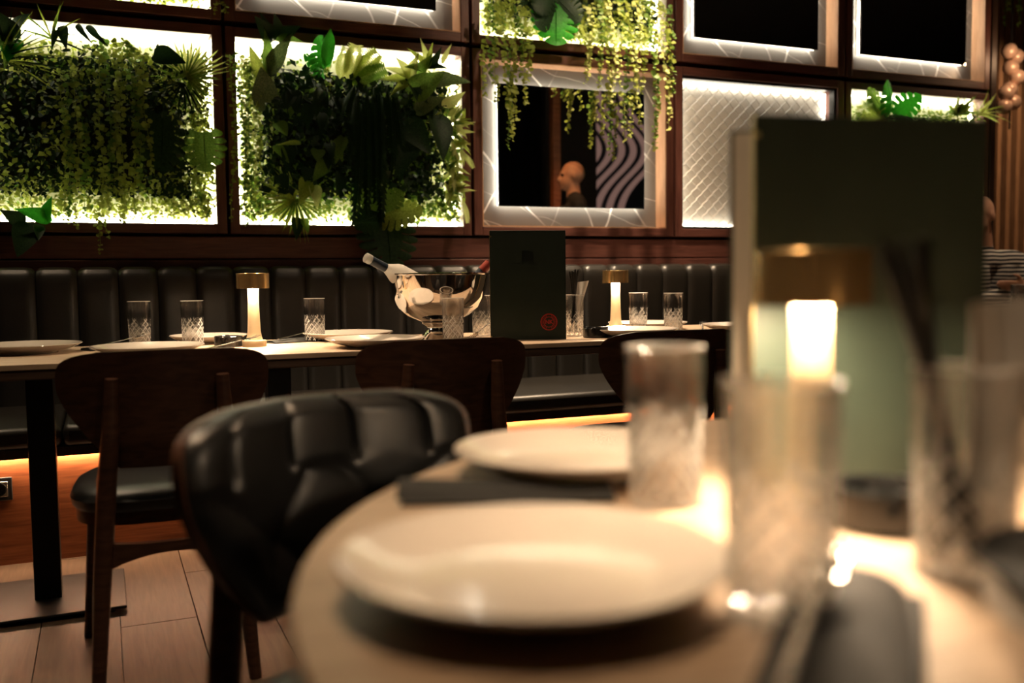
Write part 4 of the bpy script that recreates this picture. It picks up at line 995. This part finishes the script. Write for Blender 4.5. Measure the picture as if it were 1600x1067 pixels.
# standing man, seen only in the mirror
mvirt = at(893, 276, T=7.4); HX, HY, HZ = mvirt.x, 2*4.45-mvirt.y, mvirt.z
mb = MB(); cap = lambda a, b, ra, rb: capsule(mb, a, b, ra, rb, 14); reg = []
def O(x, y, z): return Vector((HX+x, HY+y, z))
zs = HZ-.2      # shoulder height
YW = PI/2+.25     # faces towards -X
P = head(mb, (HX, HY, HZ), YW); eyes = [P(-.03, .083, .006), P(.03, .083, .006)]
sx_ = Vector((math.cos(YW), math.sin(YW), 0)); fx = Vector((-math.sin(YW), math.cos(YW), 0)); C = Vector((HX, HY, 0))-fx*.02
Bp = lambda r_, f_, z: C+sx_*r_+fx*f_+Vector((0, 0, z))
capsule(mb, Bp(0, 0, zs+.02), Bp(0, .01, HZ-.06), .06, .054)
for s_ in (-1, 1):
    capsule(mb, Bp(s_*.05, 0, zs+.01), Bp(s_*.175, 0, zs-.03), .07, .065); capsule(mb, Bp(s_*.09, .02, zs-.1), Bp(s_*.075, .0, zs-.45), .11, .095)
    capsule(mb, Bp(s_*.2, 0, zs-.05), Bp(s_*.235, -.02, zs-.33), .056, .046); capsule(mb, Bp(s_*.235, -.02, zs-.33), Bp(s_*.2, .14, zs-.5), .044, .03)
    hand(mb, Bp(s_*.2, .14, zs-.5), fx*.8+Vector((0, 0, -.5)), -s_*sx_, .6)
    capsule(mb, Bp(s_*.09, 0, .93), Bp(s_*.1, .01, .5), .095, .062); capsule(mb, Bp(s_*.1, .01, .5), Bp(s_*.105, -.02, .1), .062, .04); capsule(mb, Bp(s_*.105, -.03, .045), Bp(s_*.115, .13, .035), .043, .035)
    reg += [(Bp(s_*.2, 0, zs-.05), Bp(s_*.235, -.02, zs-.33), .056, M_shirtblack), (Bp(s_*.235, -.02, zs-.33), Bp(s_*.2, .14, zs-.5), .04, M_skin), (Bp(s_*.2, .14, zs-.5), Bp(s_*.2, .25, zs-.57), .02, M_skin),
            (Bp(s_*.09, 0, .93), Bp(s_*.1, 0, .5), .09, M_trousers), (Bp(s_*.1, 0, .5), Bp(s_*.105, -.02, .1), .06, M_trousers), (Bp(s_*.105, -.03, .045), Bp(s_*.115, .13, .035), .04, M_black), (Bp(s_*.09, 0, zs-.1), Bp(s_*.075, 0, zs-.45), .11, M_shirtblack), (Bp(s_*.05, 0, zs), Bp(s_*.175, 0, zs-.03), .075, M_shirtblack)]
reg += [(Bp(0, 0, zs+.05), (HX, HY, HZ-.02), .055, M_skin), ((HX, HY, HZ-.03), (HX, HY, HZ+.02), .085, M_skin), (P(0, -.05, .06), P(0, -.02, .1), .06, M_stubble)]
finish_person('person', 'bald man in black shirt seen in profile in the mirror', mb, reg, eyes)
# seated person in stripes at the right edge
ear = at(1556, 337, T=5.4); YW = PI/2+.35
hc = ear+Vector((-.06, .06, .0)); mb = MB(); reg = []
P = head(mb, hc, YW, -.05); eyes = [P(-.03, .083, .006), P(.03, .083, .006)]
sx_ = Vector((math.cos(YW), math.sin(YW), 0)); fx = Vector((-math.sin(YW), math.cos(YW), 0)); C = Vector((hc.x, hc.y, 0))
# torso faces the table (-Y)
zs = hc.z-.225; T_ = lambda x, y, z: C+Vector((x, y, z))
capsule(mb, T_(.07, .03, zs+.0), T_(.02, .0, hc.z-.06), .06, .052)
SHL = T_(-.12, .02, zs-.03); SHR = T_(.26, -.02, zs-.04)
capsule(mb, SHL, SHR, .07, .075); capsule(mb, T_(-.03, .03, zs-.1), T_(-.0, .08, .58), .11, .12); capsule(mb, T_(.16, .02, zs-.1), T_(.14, .08, .58), .115, .125)
EL = T_(-.2, -.12, zs-.26); ER = T_(.3, -.16, zs-.26); WL = T_(.03, -.24, zs-.2); WR = T_(.05, -.26, zs-.17)
capsule(mb, SHL, EL, .062, .05); capsule(mb, SHR, ER, .066, .052); capsule(mb, EL, WL, .05, .036); capsule(mb, ER, WR, .05, .034)
hand(mb, WL, (.9, .1, .1), (0, -.2, 1), .5); hand(mb, WR, (-.9, .1, .0), (0, -.2, 1), .5)
for s_ in (-1, 1):
    hip = T_(.07+s_*.09, .06, .55); kn = T_(.07+s_*.11, -.38, .555); an = T_(.07+s_*.1, -.36, .1)
    capsule(mb, hip, kn, .088, .06); capsule(mb, kn, an, .06, .04); capsule(mb, T_(.07+s_*.1, -.33, .045), T_(.07+s_*.11, -.5, .035), .043, .034)
    reg += [(hip, kn, .08, M_trousers), (kn, an, .055, M_trousers), (T_(.07+s_*.1, -.33, .045), T_(.07+s_*.11, -.5, .035), .04, M_black)]
mid = ER.lerp(WR, .45)
reg += [(SHL, SHR, .08, M_stripe), (T_(-.03, .03, zs-.1), T_(0, .08, .6), .12, M_stripe), (T_(.16, .02, zs-.1), T_(.14, .08, .6), .12, M_stripe), (SHL, EL, .06, M_stripe), (SHR, ER, .065, M_stripe), (EL, WL, .045, M_stripe), (ER, mid, .05, M_stripe), (mid, WR, .04, M_skin), (WR, WR+Vector((-.14, 0, 0)), .02, M_skin), (WL, WL+Vector((.14, 0, 0)), .02, M_skin),
        (T_(.06, .03, zs+.07), hc, .055, M_skin), (hc-Vector((0, 0, .03)), hc+Vector((0, 0, .02)), .085, M_skin), (P(0, -.05, .06), P(0, -.02, .1), .06, M_stubble)]
finish_person('person', 'person in striped shirt with folded arms at the right edge', mb, reg, eyes)
